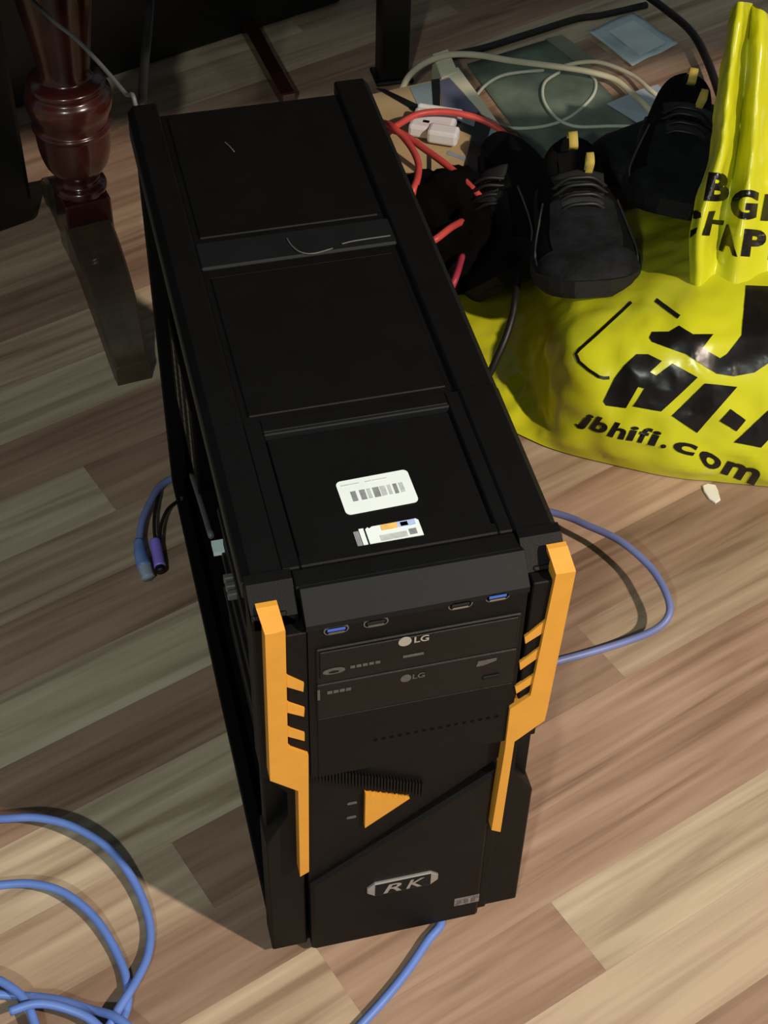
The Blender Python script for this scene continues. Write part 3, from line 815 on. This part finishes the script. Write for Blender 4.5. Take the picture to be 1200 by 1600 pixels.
print_on_bag('printed_letter', poly_bm(Zt([(545, 500), (590, 482), (632, 505), (632, 545), (590, 560), (545, 550)]), Zt([(545, 655), (605, 628), (590, 680), (540, 722)])))
print_on_bag('printed_letter', poly_bm(Zt([(695, 490), (748, 485), (722, 560), (828, 572), (810, 612), (718, 598), (695, 700), (635, 695)])))
# web address along the lower edge, letter by letter
bx_ = Zs([(80, 892), (150, 930), (300, 985), (420, 1005), (610, 1050), (680, 1070), (790, 1105), (860, 1165), (1000, 1215), (1120, 1262)])
hs = [62, 72, 78, 80, 80, 80, 82, 95, 105, 115]
base_pts = catmull([(x, y, 0) for x, y in bx_], 10)
lens = [0]
for a, b in zip(base_pts, base_pts[1:]): lens.append(lens[-1] + (b - a).length)
def along(s):
    s *= lens[-1]
    for i in range(len(lens) - 1):
        if lens[i + 1] >= s:
            t = (s - lens[i]) / (lens[i + 1] - lens[i] + 1e-9)
            p = base_pts[i].lerp(base_pts[i + 1], t)
            d = (base_pts[min(i + 3, len(base_pts) - 1)] - base_pts[max(i - 2, 0)]).normalized()
            k = (i + t) / (len(base_pts) - 1) * (len(hs) - 1)
            j = min(int(k), len(hs) - 2)
            return p, d, (hs[j] + (hs[j + 1] - hs[j]) * (k - j)) * .26667
    return base_pts[-1], d, hs[-1] * .26667
spans = [('j', 0.0, 0.06), ('b', 0.075, 0.16), ('h', 0.175, 0.265), ('i', 0.275, 0.315), ('f', 0.325, 0.385), ('i', 0.39, 0.435), ('.', 0.46, 0.49), ('c', 0.52, 0.64), ('o', 0.66, 0.79), ('m', 0.81, 1.0)]
for ch, s0, s1 in spans:
    me, x0, x1, y0, y1 = text_mesh(ch, 0.035)
    bm = bmesh.new(); bm.from_mesh(me); bpy.data.meshes.remove(me)
    for v in bm.verts:
        u = (v.co.x - x0) / (x1 - x0)
        p, d, h_ = along(s0 + (s1 - s0) * u)
        upv = Vector((d.y, -d.x, 0)) * 0.9 + Vector((0.35, -0.15, 0))
        v.co = p + upv * (v.co.y / 0.72 * h_)
    print_on_bag('printed_letter', bm)

# ------------------------------------------------------------------ shoes
def lerp_tab(tab, t):
    for (a, va), (b, vb) in zip(tab, tab[1:]):
        if t <= b: return va + (vb - va) * max(0, (t - a) / (b - a))
    return tab[-1][1]
L_ = 0.275
HW = [(0, .022), (.03, .030), (.15, .034), (.35, .035), (.55, .042), (.72, .047), (.85, .043), (.94, .030), (1.0, .012)]
TOPH = [(0, .098), (.06, .102), (.15, .088), (.25, .080), (.36, .088), (.46, .092), (.6, .074), (.75, .058), (.88, .048), (.96, .036), (1.0, .022)]
def shoe_upper():
    bm = bmesh.new(); rows = []
    n, m = 26, 21
    for i in range(n):
        t = i / (n - 1)
        hw, th = lerp_tab(HW, t), lerp_tab(TOPH, t)
        op = 1.0 if 0.04 < t < 0.44 else 0.0
        row = []
        for j in range(m):
            s = -1 + 2 * j / (m - 1)
            a = abs(s)
            sg = 1 if s >= 0 else -1
            if op and a < 0.42:
                y = sg * hw * 0.55 * (a / 0.42) * 0.9
                z = th * 0.98 - (th - 0.030) * (1 - (a / 0.42) ** 3)
            else:
                if op:
                    u = (1 - a) / 0.58
                    y = sg * hw * (1.0 + 0.06 * math.sin(math.pi * u) - 0.42 * u ** 1.6)
                    z = 0.018 + (th - 0.018) * u
                else:
                    ph = a * math.pi / 2
                    y = sg * hw * math.sin(ph) ** 0.8
                    z = 0.018 + (th - 0.018) * math.cos(ph) ** 0.75
            row.append(bm.verts.new((t * L_, y, z)))
        rows.append(row)
    for i in range(n - 1):
        for j in range(m - 1):
            bm.faces.new((rows[i][j], rows[i][j + 1], rows[i + 1][j + 1], rows[i + 1][j]))
    bm.faces.new(rows[0]); bm.faces.new(rows[-1][::-1])
    for r_ in range(n - 1):
        bm.faces.new((rows[r_][0], rows[r_ + 1][0], rows[r_ + 1][-1], rows[r_][-1]))
    bmesh.ops.triangulate(bm, faces=[f for f in bm.faces if len(f.verts) > 4])
    return bm
def shoe_sole():
    bm = bmesh.new()
    pts = []
    N_ = 24
    for i in range(N_ + 1): t = i / N_; pts.append((t * L_ * 1.02 - 0.003, lerp_tab(HW, t) + 0.004))
    out = pts + [(x, -y) for x, y in reversed(pts)]
    def ring(k, z):
        return [bm.verts.new((x, y * k, z + (0.012 * max(0, (x / L_ - .8) / .2) ** 2))) for x, y in out]
    R0, R1, R2 = ring(0.9, 0), ring(1.0, 0.008), ring(0.98, 0.024)
    for A_, B_ in ((R0, R1), (R1, R2)):
        for i in range(len(out)): bm.faces.new((A_[i], A_[(i + 1) % len(out)], B_[(i + 1) % len(out)], B_[i]))
    bm.faces.new(R0[::-1]); bm.faces.new(R2)
    return bm
def cap_patch(t0, t1, amax, lift, n=9, m=13):
    bm = bmesh.new(); rows = []
    for i in range(n):
        t = t0 + (t1 - t0) * i / (n - 1)
        hw, th = lerp_tab(HW, t), lerp_tab(TOPH, t)
        row = []
        for j in range(m):
            s = amax * (-1 + 2 * j / (m - 1)); a = abs(s); ph = a * math.pi / 2; sg = 1 if s >= 0 else -1
            k = lift * (1 + 0.5 * noise.noise(Vector((t * 30, s * 6, 0))))
            row.append(bm.verts.new((t * L_ + (0.003 if t > .97 else 0), sg * (hw + k) * math.sin(ph) ** 0.8, 0.018 + (th + k - 0.018) * math.cos(ph) ** 0.75)))
        rows.append(row)
    for i in range(n - 1):
        for j in range(m - 1): bm.faces.new((rows[i][j], rows[i][j + 1], rows[i + 1][j + 1], rows[i + 1][j]))
    return bm
def make_shoe(loops=True):
    r = empty('shoe')
    r.scale = (1, 1.2, 1)
    obj('upper', shoe_upper(), M['shoe'], r, True)
    obj('sole', shoe_sole(), M['shoe_sole'], r)
    o = obj('toe_cap', cap_patch(.80, 1.0, .96, .0022), M['shoe_toe'], r, True)
    # vamp panel between toe cap and throat
    o = obj('vamp', cap_patch(.52, .80, .42, .0018), M['shoe_toe'], r, True)
    # tongue rising out of the throat
    bm = bmesh.new(); rows = []
    for i in range(9):
        u = i / 8
        x = L_ * (.56 - .27 * u); z = .083 + .022 * u - .016 * u * u
        row = []
        for j in range(7):
            s = -1 + j / 3
            row.append((x + 0.004 * abs(s), s * (.019 + .006 * u), z - .006 * s * s))
        rows.append(row)
    vv = [[bm.verts.new(p) for p in row] for row in rows] ; v2 = [[bm.verts.new((p[0] - .002, p[1] * .95, p[2] - .007)) for p in row] for row in rows]
    for S in (vv, v2):
        for i in range(8):
            for j in range(6): bm.faces.new((S[i][j], S[i][j + 1], S[i + 1][j + 1], S[i + 1][j]))
    for i in range(8):
        bm.faces.new((vv[i][0], vv[i + 1][0], v2[i + 1][0], v2[i][0])); bm.faces.new((vv[i][6], vv[i + 1][6], v2[i + 1][6], v2[i][6]))
    for j in range(6):
        bm.faces.new((vv[0][j], vv[0][j + 1], v2[0][j + 1], v2[0][j])); bm.faces.new((vv[8][j], vv[8][j + 1], v2[8][j + 1], v2[8][j]))
    tg = obj('tongue', bm, M['shoe_inner'], r, True)
    for i in range(4):
        x = L_ * (.44 + .05 * i); z = lerp_tab(TOPH, x / L_) + .004
        cable('lace', M['cable_black'], [(x - .004, -.024, z - .014), (x, -.012, z + .001), (x + .002, 0, z + .004), (x, .012, z + .001), (x - .004, .024, z - .014)], .0026, parent=r, seg=6)
    for s in (-1, 1):
        pts = []
        for t in (.46, .55, .65, .74, .80):
            hw, th = lerp_tab(HW, t), lerp_tab(TOPH, t)
            ph = (.62 + .25 * (t - .46) / .34) * math.pi / 2
            pts.append((t * L_, s * (hw + .001) * math.sin(ph) ** .8, .018 + (th + .001 - .018) * math.cos(ph) ** .75))
        cable('piping', M['shoe_trim'], pts, .0011, parent=r, seg=6)
    if loops:
        def strap(name, pts, wd):
            bm = bmesh.new(); C_ = catmull(pts, 6)
            a = [bm.verts.new(p + Vector((0, -wd, 0))) for p in C_]; b = [bm.verts.new(p + Vector((0, wd, 0))) for p in C_]
            for i in range(len(C_) - 1): bm.faces.new((a[i], a[i + 1], b[i + 1], b[i]))
            o = obj(name, bm, M['loop'], r, True)
            md = o.modifiers.new('thick', 'SOLIDIFY'); md.thickness = .0016
            return o
        strap('heel_loop', [(.006, 0, .086), (.012, 0, .106), (.030, 0, .118), (.044, 0, .104), (.030, 0, .092)], .0042)
        strap('tongue_loop', [(.082, .010, .086), (.074, .012, .104), (.082, .012, .113), (.094, .012, .104), (.092, .010, .088)], .0034)
    return r
def copy_tree(o, parent=None):
    c = o.copy(); COL.objects.link(c); c.parent = parent
    for ch in o.children: copy_tree(ch, c)
    return c
def pose(o, heel, toe, roll, label):
    """heel/toe: 3-D points of the sole ends"""
    heel, toe = Vector(heel), Vector(toe)
    x = (toe - heel).normalized()
    heel = toe - x * L_ * .84
    y = Vector((0, 0, 1)).cross(x).normalized(); z = x.cross(y)
    R_ = Matrix((x, y, z)).transposed().to_4x4() @ Matrix.Rotation(math.radians(roll), 4, 'X')
    R_.translation = heel
    o.matrix_world = R_ @ Matrix.Diagonal((.84, 1.18, .84, 1))
    tag(o, label, 'shoe', 'black shoes heaped beside the yellow bag')
s1 = make_shoe(True)
s3 = make_shoe(False)
s2 = copy_tree(s1); s4 = copy_tree(s3)
def to_len(h, t):
    h, t = Vector(h), Vector(t); return h, h + (t - h).normalized() * L_
t1 = at(925, 478, .118)
pose(s1, t1 + Vector((.050, .215, -.035)), t1 + Vector((0, 0, 0)), 4, 'black shoe with yellow loops, lying toe forward on yellow bag')
t2 = at(1046, 352, .112)
pose(s2, t2 + Vector((.085, .20, -.035)), t2, -6, 'black shoe with yellow loop, behind bag beside folded blue paper')
pose(s3, at(812, 362, .030), at(782, 470, .030), 42, 'black shoe rolled on its side next to the computer case')
pose(s4, at(1070, 262, .020), at(915, 276, .016), 14, 'plain black shoe lying sideways behind the other shoes')

# dark bundle between the case and the shoes
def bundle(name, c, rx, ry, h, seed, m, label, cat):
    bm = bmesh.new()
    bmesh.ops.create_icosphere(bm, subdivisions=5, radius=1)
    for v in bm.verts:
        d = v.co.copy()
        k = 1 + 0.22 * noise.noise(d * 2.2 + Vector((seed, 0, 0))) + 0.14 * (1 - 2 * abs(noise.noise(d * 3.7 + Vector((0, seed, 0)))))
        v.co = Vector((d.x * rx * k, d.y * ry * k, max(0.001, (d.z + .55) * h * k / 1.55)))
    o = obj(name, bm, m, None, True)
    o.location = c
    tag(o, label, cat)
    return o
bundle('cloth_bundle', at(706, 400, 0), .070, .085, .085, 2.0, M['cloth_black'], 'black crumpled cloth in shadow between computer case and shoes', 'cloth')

# ------------------------------------------------------------------ cables
Z3 = lambda pts: [at(*p) for p in pts]
cr = .0037
cable('network_cable', M['cable_blue'], Z3([
    (66, 1660, .010), (56, 1605, .012), (38, 1562, .014), (10, 1538, .015), (-40, 1512, .012), (-110, 1460, .008), (-130, 1370, .006), (-90, 1305, .006), (-30, 1283, .008), (10, 1279, .014), (60, 1278, .018), (115, 1292, .018), (170, 1326, .014),
    (210, 1378, .009), (233, 1438, .006), (232, 1488, .006), (214, 1530, .009), (188, 1572, .012), (150, 1630, .012), (60, 1690, .010), (-80, 1660, .008), (-170, 1540, .006), (-130, 1420, .005), (-50, 1388, .006), (0, 1383, .008), (50, 1381, .010), (100, 1395, .010),
    (148, 1434, .008), (183, 1490, .005), (199, 1540, .005), (193, 1590, .005), (150, 1650, .005), (40, 1720, .005), (-90, 1680, .005), (-110, 1590, .006), (-40, 1556, .008), (30, 1556, .006), (90, 1562, .006), (140, 1577, .005), (185, 1592, .017), (240, 1640, .016)]),
    cr, 'bright blue network cable coiled on the floor, left of the case')
cable('network_cable', M['cable_blue'], Z3([(15, 1580, .020), (60, 1568, .021), (110, 1578, .016), (150, 1600, .012), (190, 1650, .006)]), cr, 'short stretch of blue cable crossing the coil in the lower left corner')
cable('network_cable', M['cable_blue'], [Vector((0.150, 0.075, .0045)), Vector((0.140, 0.03, .0045))] + Z3([(690, 1436, .0045), (668, 1470, .0045), (634, 1520, .0045), (600, 1562, .0045), (560, 1606, .0045), (500, 1670, .0045)]), cr, 'blue network cable coming out under the front of the case')
cable('network_cable', M['cable_dull'], [Vector((.222, .215, .006)), Vector((.27, .222, .006))] + Z3([(872, 1033, .008), (920, 1020, .008), (976, 1003, .012), (1025, 983, .022), (1046, 958, .030), (1040, 925, .034), (1015, 885, .034), (970, 846, .034), (920, 822, .030), (868, 802, .024)]) + [Vector((.29, .45, .015)), Vector((.24, .52, .008))],
    cr, 'dull blue network cable looping out on the right of the case')
# left side plugs
pl = empty('network_plug', tuple(at(232, 880, 0)))
tag(pl, 'blue network plug on the floor, left of the case', 'plug')
def child_tube(name, m, pts, r, par, seg=10):
    o = obj(name, tube(bmesh.new(), [Vector(p) - par.location for p in pts], r, seg), m, par, True)
    return o
child_tube('cord', M['cable_dull'], [at(275, 745, .006), at(252, 758, .010), at(236, 782, .014), at(222, 815, .014), at(217, 850, .012)], cr, pl)
child_tube('boot', M['plug_blue'], [at(217, 845, .012), at(219, 865, .011), at(226, 886, .009)], lambda t: .0048 + .0025 * t, pl)
child_tube('clear_end', M['plug_clear'], [at(226, 884, .009), at(229, 894, .008), at(232, 903, .007)], .0070, pl, 6)
pp = empty('keyboard_plug', tuple(at(248, 870, 0)))
tag(pp, 'purple plug with thin black cords, beside the blue network plug', 'plug')
child_tube('plug_body', M['purple'], [at(242, 845, .012), at(245, 860, .011), at(250, 886, .009)], .0058, pp, 12)
child_tube('plug_tip', M['black_metal'], [at(249, 882, .009), at(252, 893, .008)], .0052, pp, 12)
child_tube('cord', M['cable_black'], [at(250, 765, .008), at(242, 800, .012), at(241, 825, .012), at(243, 848, .012)], .0018, pp, 8)
child_tube('cord', M['cable_black'], [at(282, 780, .007), at(262, 796, .013), at(252, 820, .014), at(250, 848, .012), at(255, 880, .006)], .0018, pp, 8)

# black and grey cords behind the case
cable('black_cable', M['cable_black'], [Vector((.03, .56, .25)), aty(226, 190, .60), aty(223, 160, .62), aty(225, 110, .66), aty(231, 50, .70), aty(236, -20, .74)], .0042, 'black cord rising straight up behind the case corner')
cable('grey_cable', M['cable_grey'], [Vector((.012, .57, .33)), aty(212, 164, .58), aty(196, 146, .60), aty(160, 104, .64), aty(120, 62, .68), aty(85, 34, .72), aty(40, -10, .78)], .0020, 'thin grey cord slanting past the turned table column')
cable('black_cable', M['cable_black'], [at(812, 428, .085), at(806, 460, .096), at(801, 492, .088), at(790, 528, .074), at(775, 562, .056), at(760, 592, .036), at(735, 620, .012)], .0040, 'black cord running down across the yellow bag behind the case')

# red cables
rr = .0042
cable('red_cable', M['cable_red'], Z3([(800, 330, .03), (812, 275, .045), (806, 236, .055), (786, 207, .066), (750, 186, .075), (700, 175, .080), (655, 178, .080), (622, 195, .078), (608, 206, .076), (596, 222, .070), (585, 240, .055)]), rr, 'red cable arching over the flat box and white plug')
cable('red_cable', M['cable_red'], Z3([(585, 215, .060), (606, 203, .086), (630, 210, .088), (665, 234, .088), (705, 264, .088), (745, 302, .085), (765, 330, .07)]), rr, 'red cable running diagonally down to the black cloth')
cable('red_cable', M['cable_red'], Z3([(590, 190, .058), (610, 196, .095), (630, 214, .097), (646, 236, .097), (654, 258, .097), (652, 280, .096), (645, 300, .090), (640, 330, .07)]), rr, 'red cable hanging down beside the case edge')
cable('red_cable', M['cable_red'], Z3([(650, 398, .07), (672, 380, .100), (686, 370, .106), (704, 356, .102), (722, 346, .08)]), rr, 'short red cable end poking out of the black cloth')
cable('red_cable', mat('crimson_cable', (0.42, 0.04, 0.08), 0.5, var=0.1), Z3([(695, 470, .05), (706, 448, .075), (714, 428, .082), (722, 400, .072)]), .0038, 'crimson cable end low between case and cloth')

# ------------------------------------------------------------------ flat box with bands
BX = empty('flat_box', tuple(at(700, 220, 0)))
tag(BX, 'flat beige and slate blue box with black bands behind the case', 'box')
HB = 0.050
q4 = [at(575, 148, HB), at(715, 116, HB), at(822, 268, HB), at(655, 322, HB)]
q4 = [(p.x - BX.location.x, p.y - BX.location.y) for p in q4]
obj('body', prism(bmesh.new(), q4, HB, 0.001, XY, bev=0.001), M['beige_card'], BX)
def onbox(name, m, pts, lift, base=0.0002):
    P = [at(px, py, HB) for px, py in pts]
    P = [(p.x - BX.location.x, p.y - BX.location.y) for p in P]
    return obj(name, prism(bmesh.new(), P, HB + lift, HB - base, XY), M[m], BX)
onbox('panel', 'sky_slate', [(640, 137), (678, 128), (684, 168), (655, 170)], .0008)
onbox('panel', 'slate', [(687, 127), (713, 119), (754, 172), (748, 180), (690, 166)], .0008)
onbox('panel', 'sky_slate', [(768, 196), (782, 206), (806, 252), (770, 254), (750, 252)], .0008)
onbox('panel', 'sky_slate', [(692, 186), (742, 182), (748, 196), (735, 206)], .0006)
onbox('band', 'black_band', [(588, 139), (600, 140), (660, 168), (648, 174)], .0015)
onbox('band', 'black_band', [(674, 126), (687, 124), (688, 170), (677, 170)], .0015)
onbox('band', 'black_band', [(746, 176), (768, 196), (742, 286), (722, 276)], .0018)
onbox('band', 'black_band', [(704, 186), (742, 200), (738, 212), (700, 196)], .0015)
onbox('band', 'black_band', [(668, 240), (674, 240), (674, 272), (716, 282), (712, 288), (668, 278)], .0015)
onbox('fold_line', 'sky_slate', [(700, 236), (730, 247), (728, 252), (698, 241)], .0006)
# white plug on the box
WP = empty('white_plug', tuple(at(680, 205, HB)))
tag(WP, 'white multi-plug lying on the flat box under the red cable', 'plug')
WP.rotation_euler = (0, 0, math.radians(-28))
obj('plug_body', bx(bmesh.new(), -.030, .024, -.024, .020, .002, .019, .004, 2), M['white_plastic'], WP)
obj('plug_body', bx(bmesh.new(), -.030, .028, .026, .034, .002, .016, .003, 2), M['white_plastic'], WP)
obj('plug_face', bx(bmesh.new(), -.004, .034, -.034, -.012, .004, .022, .004, 2), M['white_plastic'], WP)
for (x, y) in ((-.012, .010), (-.010, -.010), (.010, .012)):
    obj('socket_hole', bx(bmesh.new(), x - .0045, x + .0045, y - .003, y + .003, .0175, .0196, .001), M['void'], WP)
# cream power strip along the box edge
CS = empty('power_strip', tuple(at(705, 110, 0)))
tag(CS, 'narrow cream power strip along the edge of the flat box', 'power strip')
def cs_prism(name, pts, zt, zb, m='cream'):
    P = [at(px, py, zt) for px, py in pts]
    P = [(p.x - CS.location.x, p.y - CS.location.y) for p in P]
    return obj(name, prism(bmesh.new(), P, zt, zb, XY, bev=.001), M[m], CS)
cs_prism('head', [(676, 84), (700, 76), (716, 112), (690, 122)], .052, .001)
cs_prism('body', [(694, 112), (716, 104), (762, 168), (830, 266), (826, 272), (752, 176)], .0515, .001)

# cream and white cords
cable('cream_cable', M['cable_cream'], Z3([(628, 140, .045), (640, 118, .056), (665, 98, .060), (700, 86, .060), (745, 86, .056), (800, 95, .040), (870, 104, .022), (920, 112, .016), (960, 124, .012), (985, 144, .012), (1004, 160, .018), (1030, 190, .006)]), .0042, 'thick cream cord arching from the power strip to the blue paper')
cable('cream_cable', M['cable_cream'], Z3([(872, 106, .008), (905, 98, .010), (940, 98, .010), (985, 116, .010), (1018, 142, .016), (1050, 170, .006)]), .0030, 'thinner cream cord running above the green sheet')
cable('white_cable', M['cable_white'], Z3([(742, 152, .006), (760, 132, .006), (785, 118, .006), (820, 112, .005), (850, 110, .004)]), .0022, 'thin white cord curving along the left of the green sheet')
cable('white_cable', M['cable_white'], Z3([(875, 112, .006), (852, 128, .006), (848, 150, .006), (858, 172, .006), (878, 190, .009), (905, 198, .006), (950, 197, .006), (985, 197, .006)]), .0022, 'thin white cord looping to the folded blue paper')
cable('white_cable', M['cable_white'], Z3([(922, 114, .003), (931, 130, .003), (926, 150, .003), (905, 172, .003), (880, 188, .0035), (845, 198, .004), (800, 200, .004), (770, 190, .005), (758, 178, .006)]), .0022, 'thin white cord crossing the loop towards the flat box')

# ------------------------------------------------------------------ sheets on the floor
def flat(name, pts, m, z, thick, label, cat, wav=0.0, n=14):
    """quad sheet laid on the floor, gently wavy, with real thickness"""
    q = [at(px, py, z) for px, py in pts]
    c = sum(q, Vector()) / 4
    bm = bmesh.new(); rows = []
    for i in range(n + 1):
        row = []
        for j in range(n + 1):
            u, v = i / n, j / n
            p = (q[0] * (1 - u) + q[1] * u) * (1 - v) + (q[3] * (1 - u) + q[2] * u) * v
            p = p.copy(); p.z += wav * (0.5 + 0.5 * noise.noise(p * 30))
            row.append(bm.verts.new(p - Vector((c.x, c.y, 0))))
        rows.append(row)
    for i in range(n):
        for j in range(n): bm.faces.new((rows[i][j], rows[i + 1][j], rows[i + 1][j + 1], rows[i][j + 1]))
    o = obj(name, bm, m, None, True)
    o.location = (c.x, c.y, 0)
    md = o.modifiers.new('thick', 'SOLIDIFY'); md.thickness = thick; md.offset = -1
    tag(o, label, cat)
    return o
gsheet = flat('green_sheet', [(730, 100), (868, 58), (1010, 205), (850, 262)], M['green_sheet'], .002, .0015, 'mottled green grey sheet lying under the white cords', 'sheet', .0006)
def flat_child(name, pts, m, z, par):
    P = [at(px, py, z) for px, py in pts]
    o = obj(name, prism(bmesh.new(), [(p.x - par.location.x, p.y - par.location.y) for p in P], z, z - .0012, XY), m, par)
    return o
flat_child('pale_strip', [(852, 60), (878, 54), (935, 96), (912, 106)], M['sheet_strip'], .0036, gsheet)
packet = flat('film_packet', [(919, 50), (988, 20), (1060, 70), (988, 104)], M['blue_film'], .004, .001, 'pale blue plastic packet on the floor near the wall', 'packet', .004)
flat_child('inner_card', [(952, 48), (990, 32), (1040, 66), (1000, 86)], M['blue_film_in'], .0090, packet)
pa_ = empty('blue_paper', tuple(at(1012, 165, 0)))
tag(pa_, 'folded slate blue paper behind the black shoes', 'paper')
bm = bmesh.new()
Q = [(948, 162, .004), (1000, 140, .016), (1028, 132, .006), (1076, 172, .004), (1040, 186, .016), (1012, 202, .004)]
vv = [bm.verts.new(at(*q) - pa_.location) for q in Q]
bm.faces.new((vv[0], vv[1], vv[4], vv[5])); bm.faces.new((vv[1], vv[2], vv[3], vv[4]))
o = obj('fold', bm, M['blue_paper'], pa_)
md = o.modifiers.new('thick', 'SOLIDIFY'); md.thickness = .0008
# paper scrap on the floor in front of the bag
bm = bmesh.new()
P = [at(px, py, .003) for px, py in ((1098, 758), (1106, 755), (1118, 757), (1122, 766), (1126, 780), (1118, 785), (1108, 778), (1100, 766))]
c = sum(P, Vector()) / len(P)
prism(bm, [(p.x - c.x, p.y - c.y) for p in P], .003, .0005, XY, bev=.0006)
o = obj('paper_scrap', bm, M['scrap']); o.location = (c.x, c.y, 0)
tag(o, 'small white scrap on the floor in front of the yellow bag', 'scrap')

# ------------------------------------------------------------------ dark furniture at the back
ch = empty('desk_leg', tuple(at(612, 120, 0)))
tag(ch, 'thick black upright desk leg behind the case', 'leg')
obj('post', bx(bmesh.new(), -.020, .020, -.016, .016, .004, .55, .003), M['black_metal'], ch)
obj('foot_pad', bx(bmesh.new(), -.026, .026, -.022, .022, 0, .006, .002), M['black_metal'], ch)
st_ = empty('floor_rail', tuple(at(420, 100, 0)))
tag(st_, 'narrow dark red wooden rail on the floor behind the case', 'rail')
a_, b_ = at(380, 38, .0), at(452, 168, .0)
d_ = (b_ - a_); ang = math.atan2(d_.y, d_.x)
o = obj('bar', bx(bmesh.new(), -d_.length / 2, d_.length / 2, -.010, .010, .001, .022, .002), M['varnish'], st_)
o.rotation_euler = (0, 0, ang); o.location = ((a_ + b_) / 2 - st_.location)
o = obj('end_cap', bx(bmesh.new(), -.006, .006, -.0115, .0115, .001, .024, .002), M['dark_wood'], st_)
o.rotation_euler = (0, 0, ang); o.location = (a_ - st_.location)
cable('dark_cable', M['cable_black'], Z3([(700, 88, .004), (760, 74, .004), (830, 52, .004), (900, 30, .004), (940, 24, .004), (1010, 8, .004)]), .0050, 'black cord lying on the floor behind the green sheet')
cable('dark_cable', M['dark_wood'], Z3([(985, -25, .02), (1040, 15, .02), (1080, 50, .02), (1105, 95, .02), (1125, 150, .02)]), .0055, 'dark curved cord beside the yellow bag mouth')

# black storage box whose front stands along the planks at the back left
p0, p1 = at(508, 4, 0), at(200, 124, 0)
cb = empty('storage_box', tuple((p0 + p1) / 2), (0, 0, PL_ANG))
tag(cb, 'large black storage box at the back, left of the desk leg', 'box')
hl = (p1 - p0).length / 2
obj('body', bx(bmesh.new(), -hl - .28, hl + .02, 0, .30, .001, .36, .006, 2), M['black_metal'], cb)
obj('lid', bx(bmesh.new(), -hl - .285, hl + .025, -.004, .305, .361, .385, .006, 2), M['black_metal'], cb)
obj('handle', bx(bmesh.new(), -.06, .06, -.012, .0, .24, .26, .003), M['black_metal'], cb)

# black box on the floor left of the column
p0 = at(58, 350, 0)
lb = empty('equipment_box', tuple(p0), (0, 0, PL_ANG))
tag(lb, 'plain black box on the floor left of the turned table column', 'box')
obj('body', bx(bmesh.new(), -.26, 0, 0, .18, .006, .34, .006, 2), M['black_metal'], lb)
obj('lid', bx(bmesh.new(), -.262, .002, -.002, .182, .341, .352, .003), M['black_metal'], lb)
for fx_ in (-.24, -.02):
    for fy_ in (.02, .16):
        obj('foot', bx(bmesh.new(), fx_ - .01, fx_ + .01, fy_ - .01, fy_ + .01, 0, .0062, .001), M['shoe_sole'], lb)
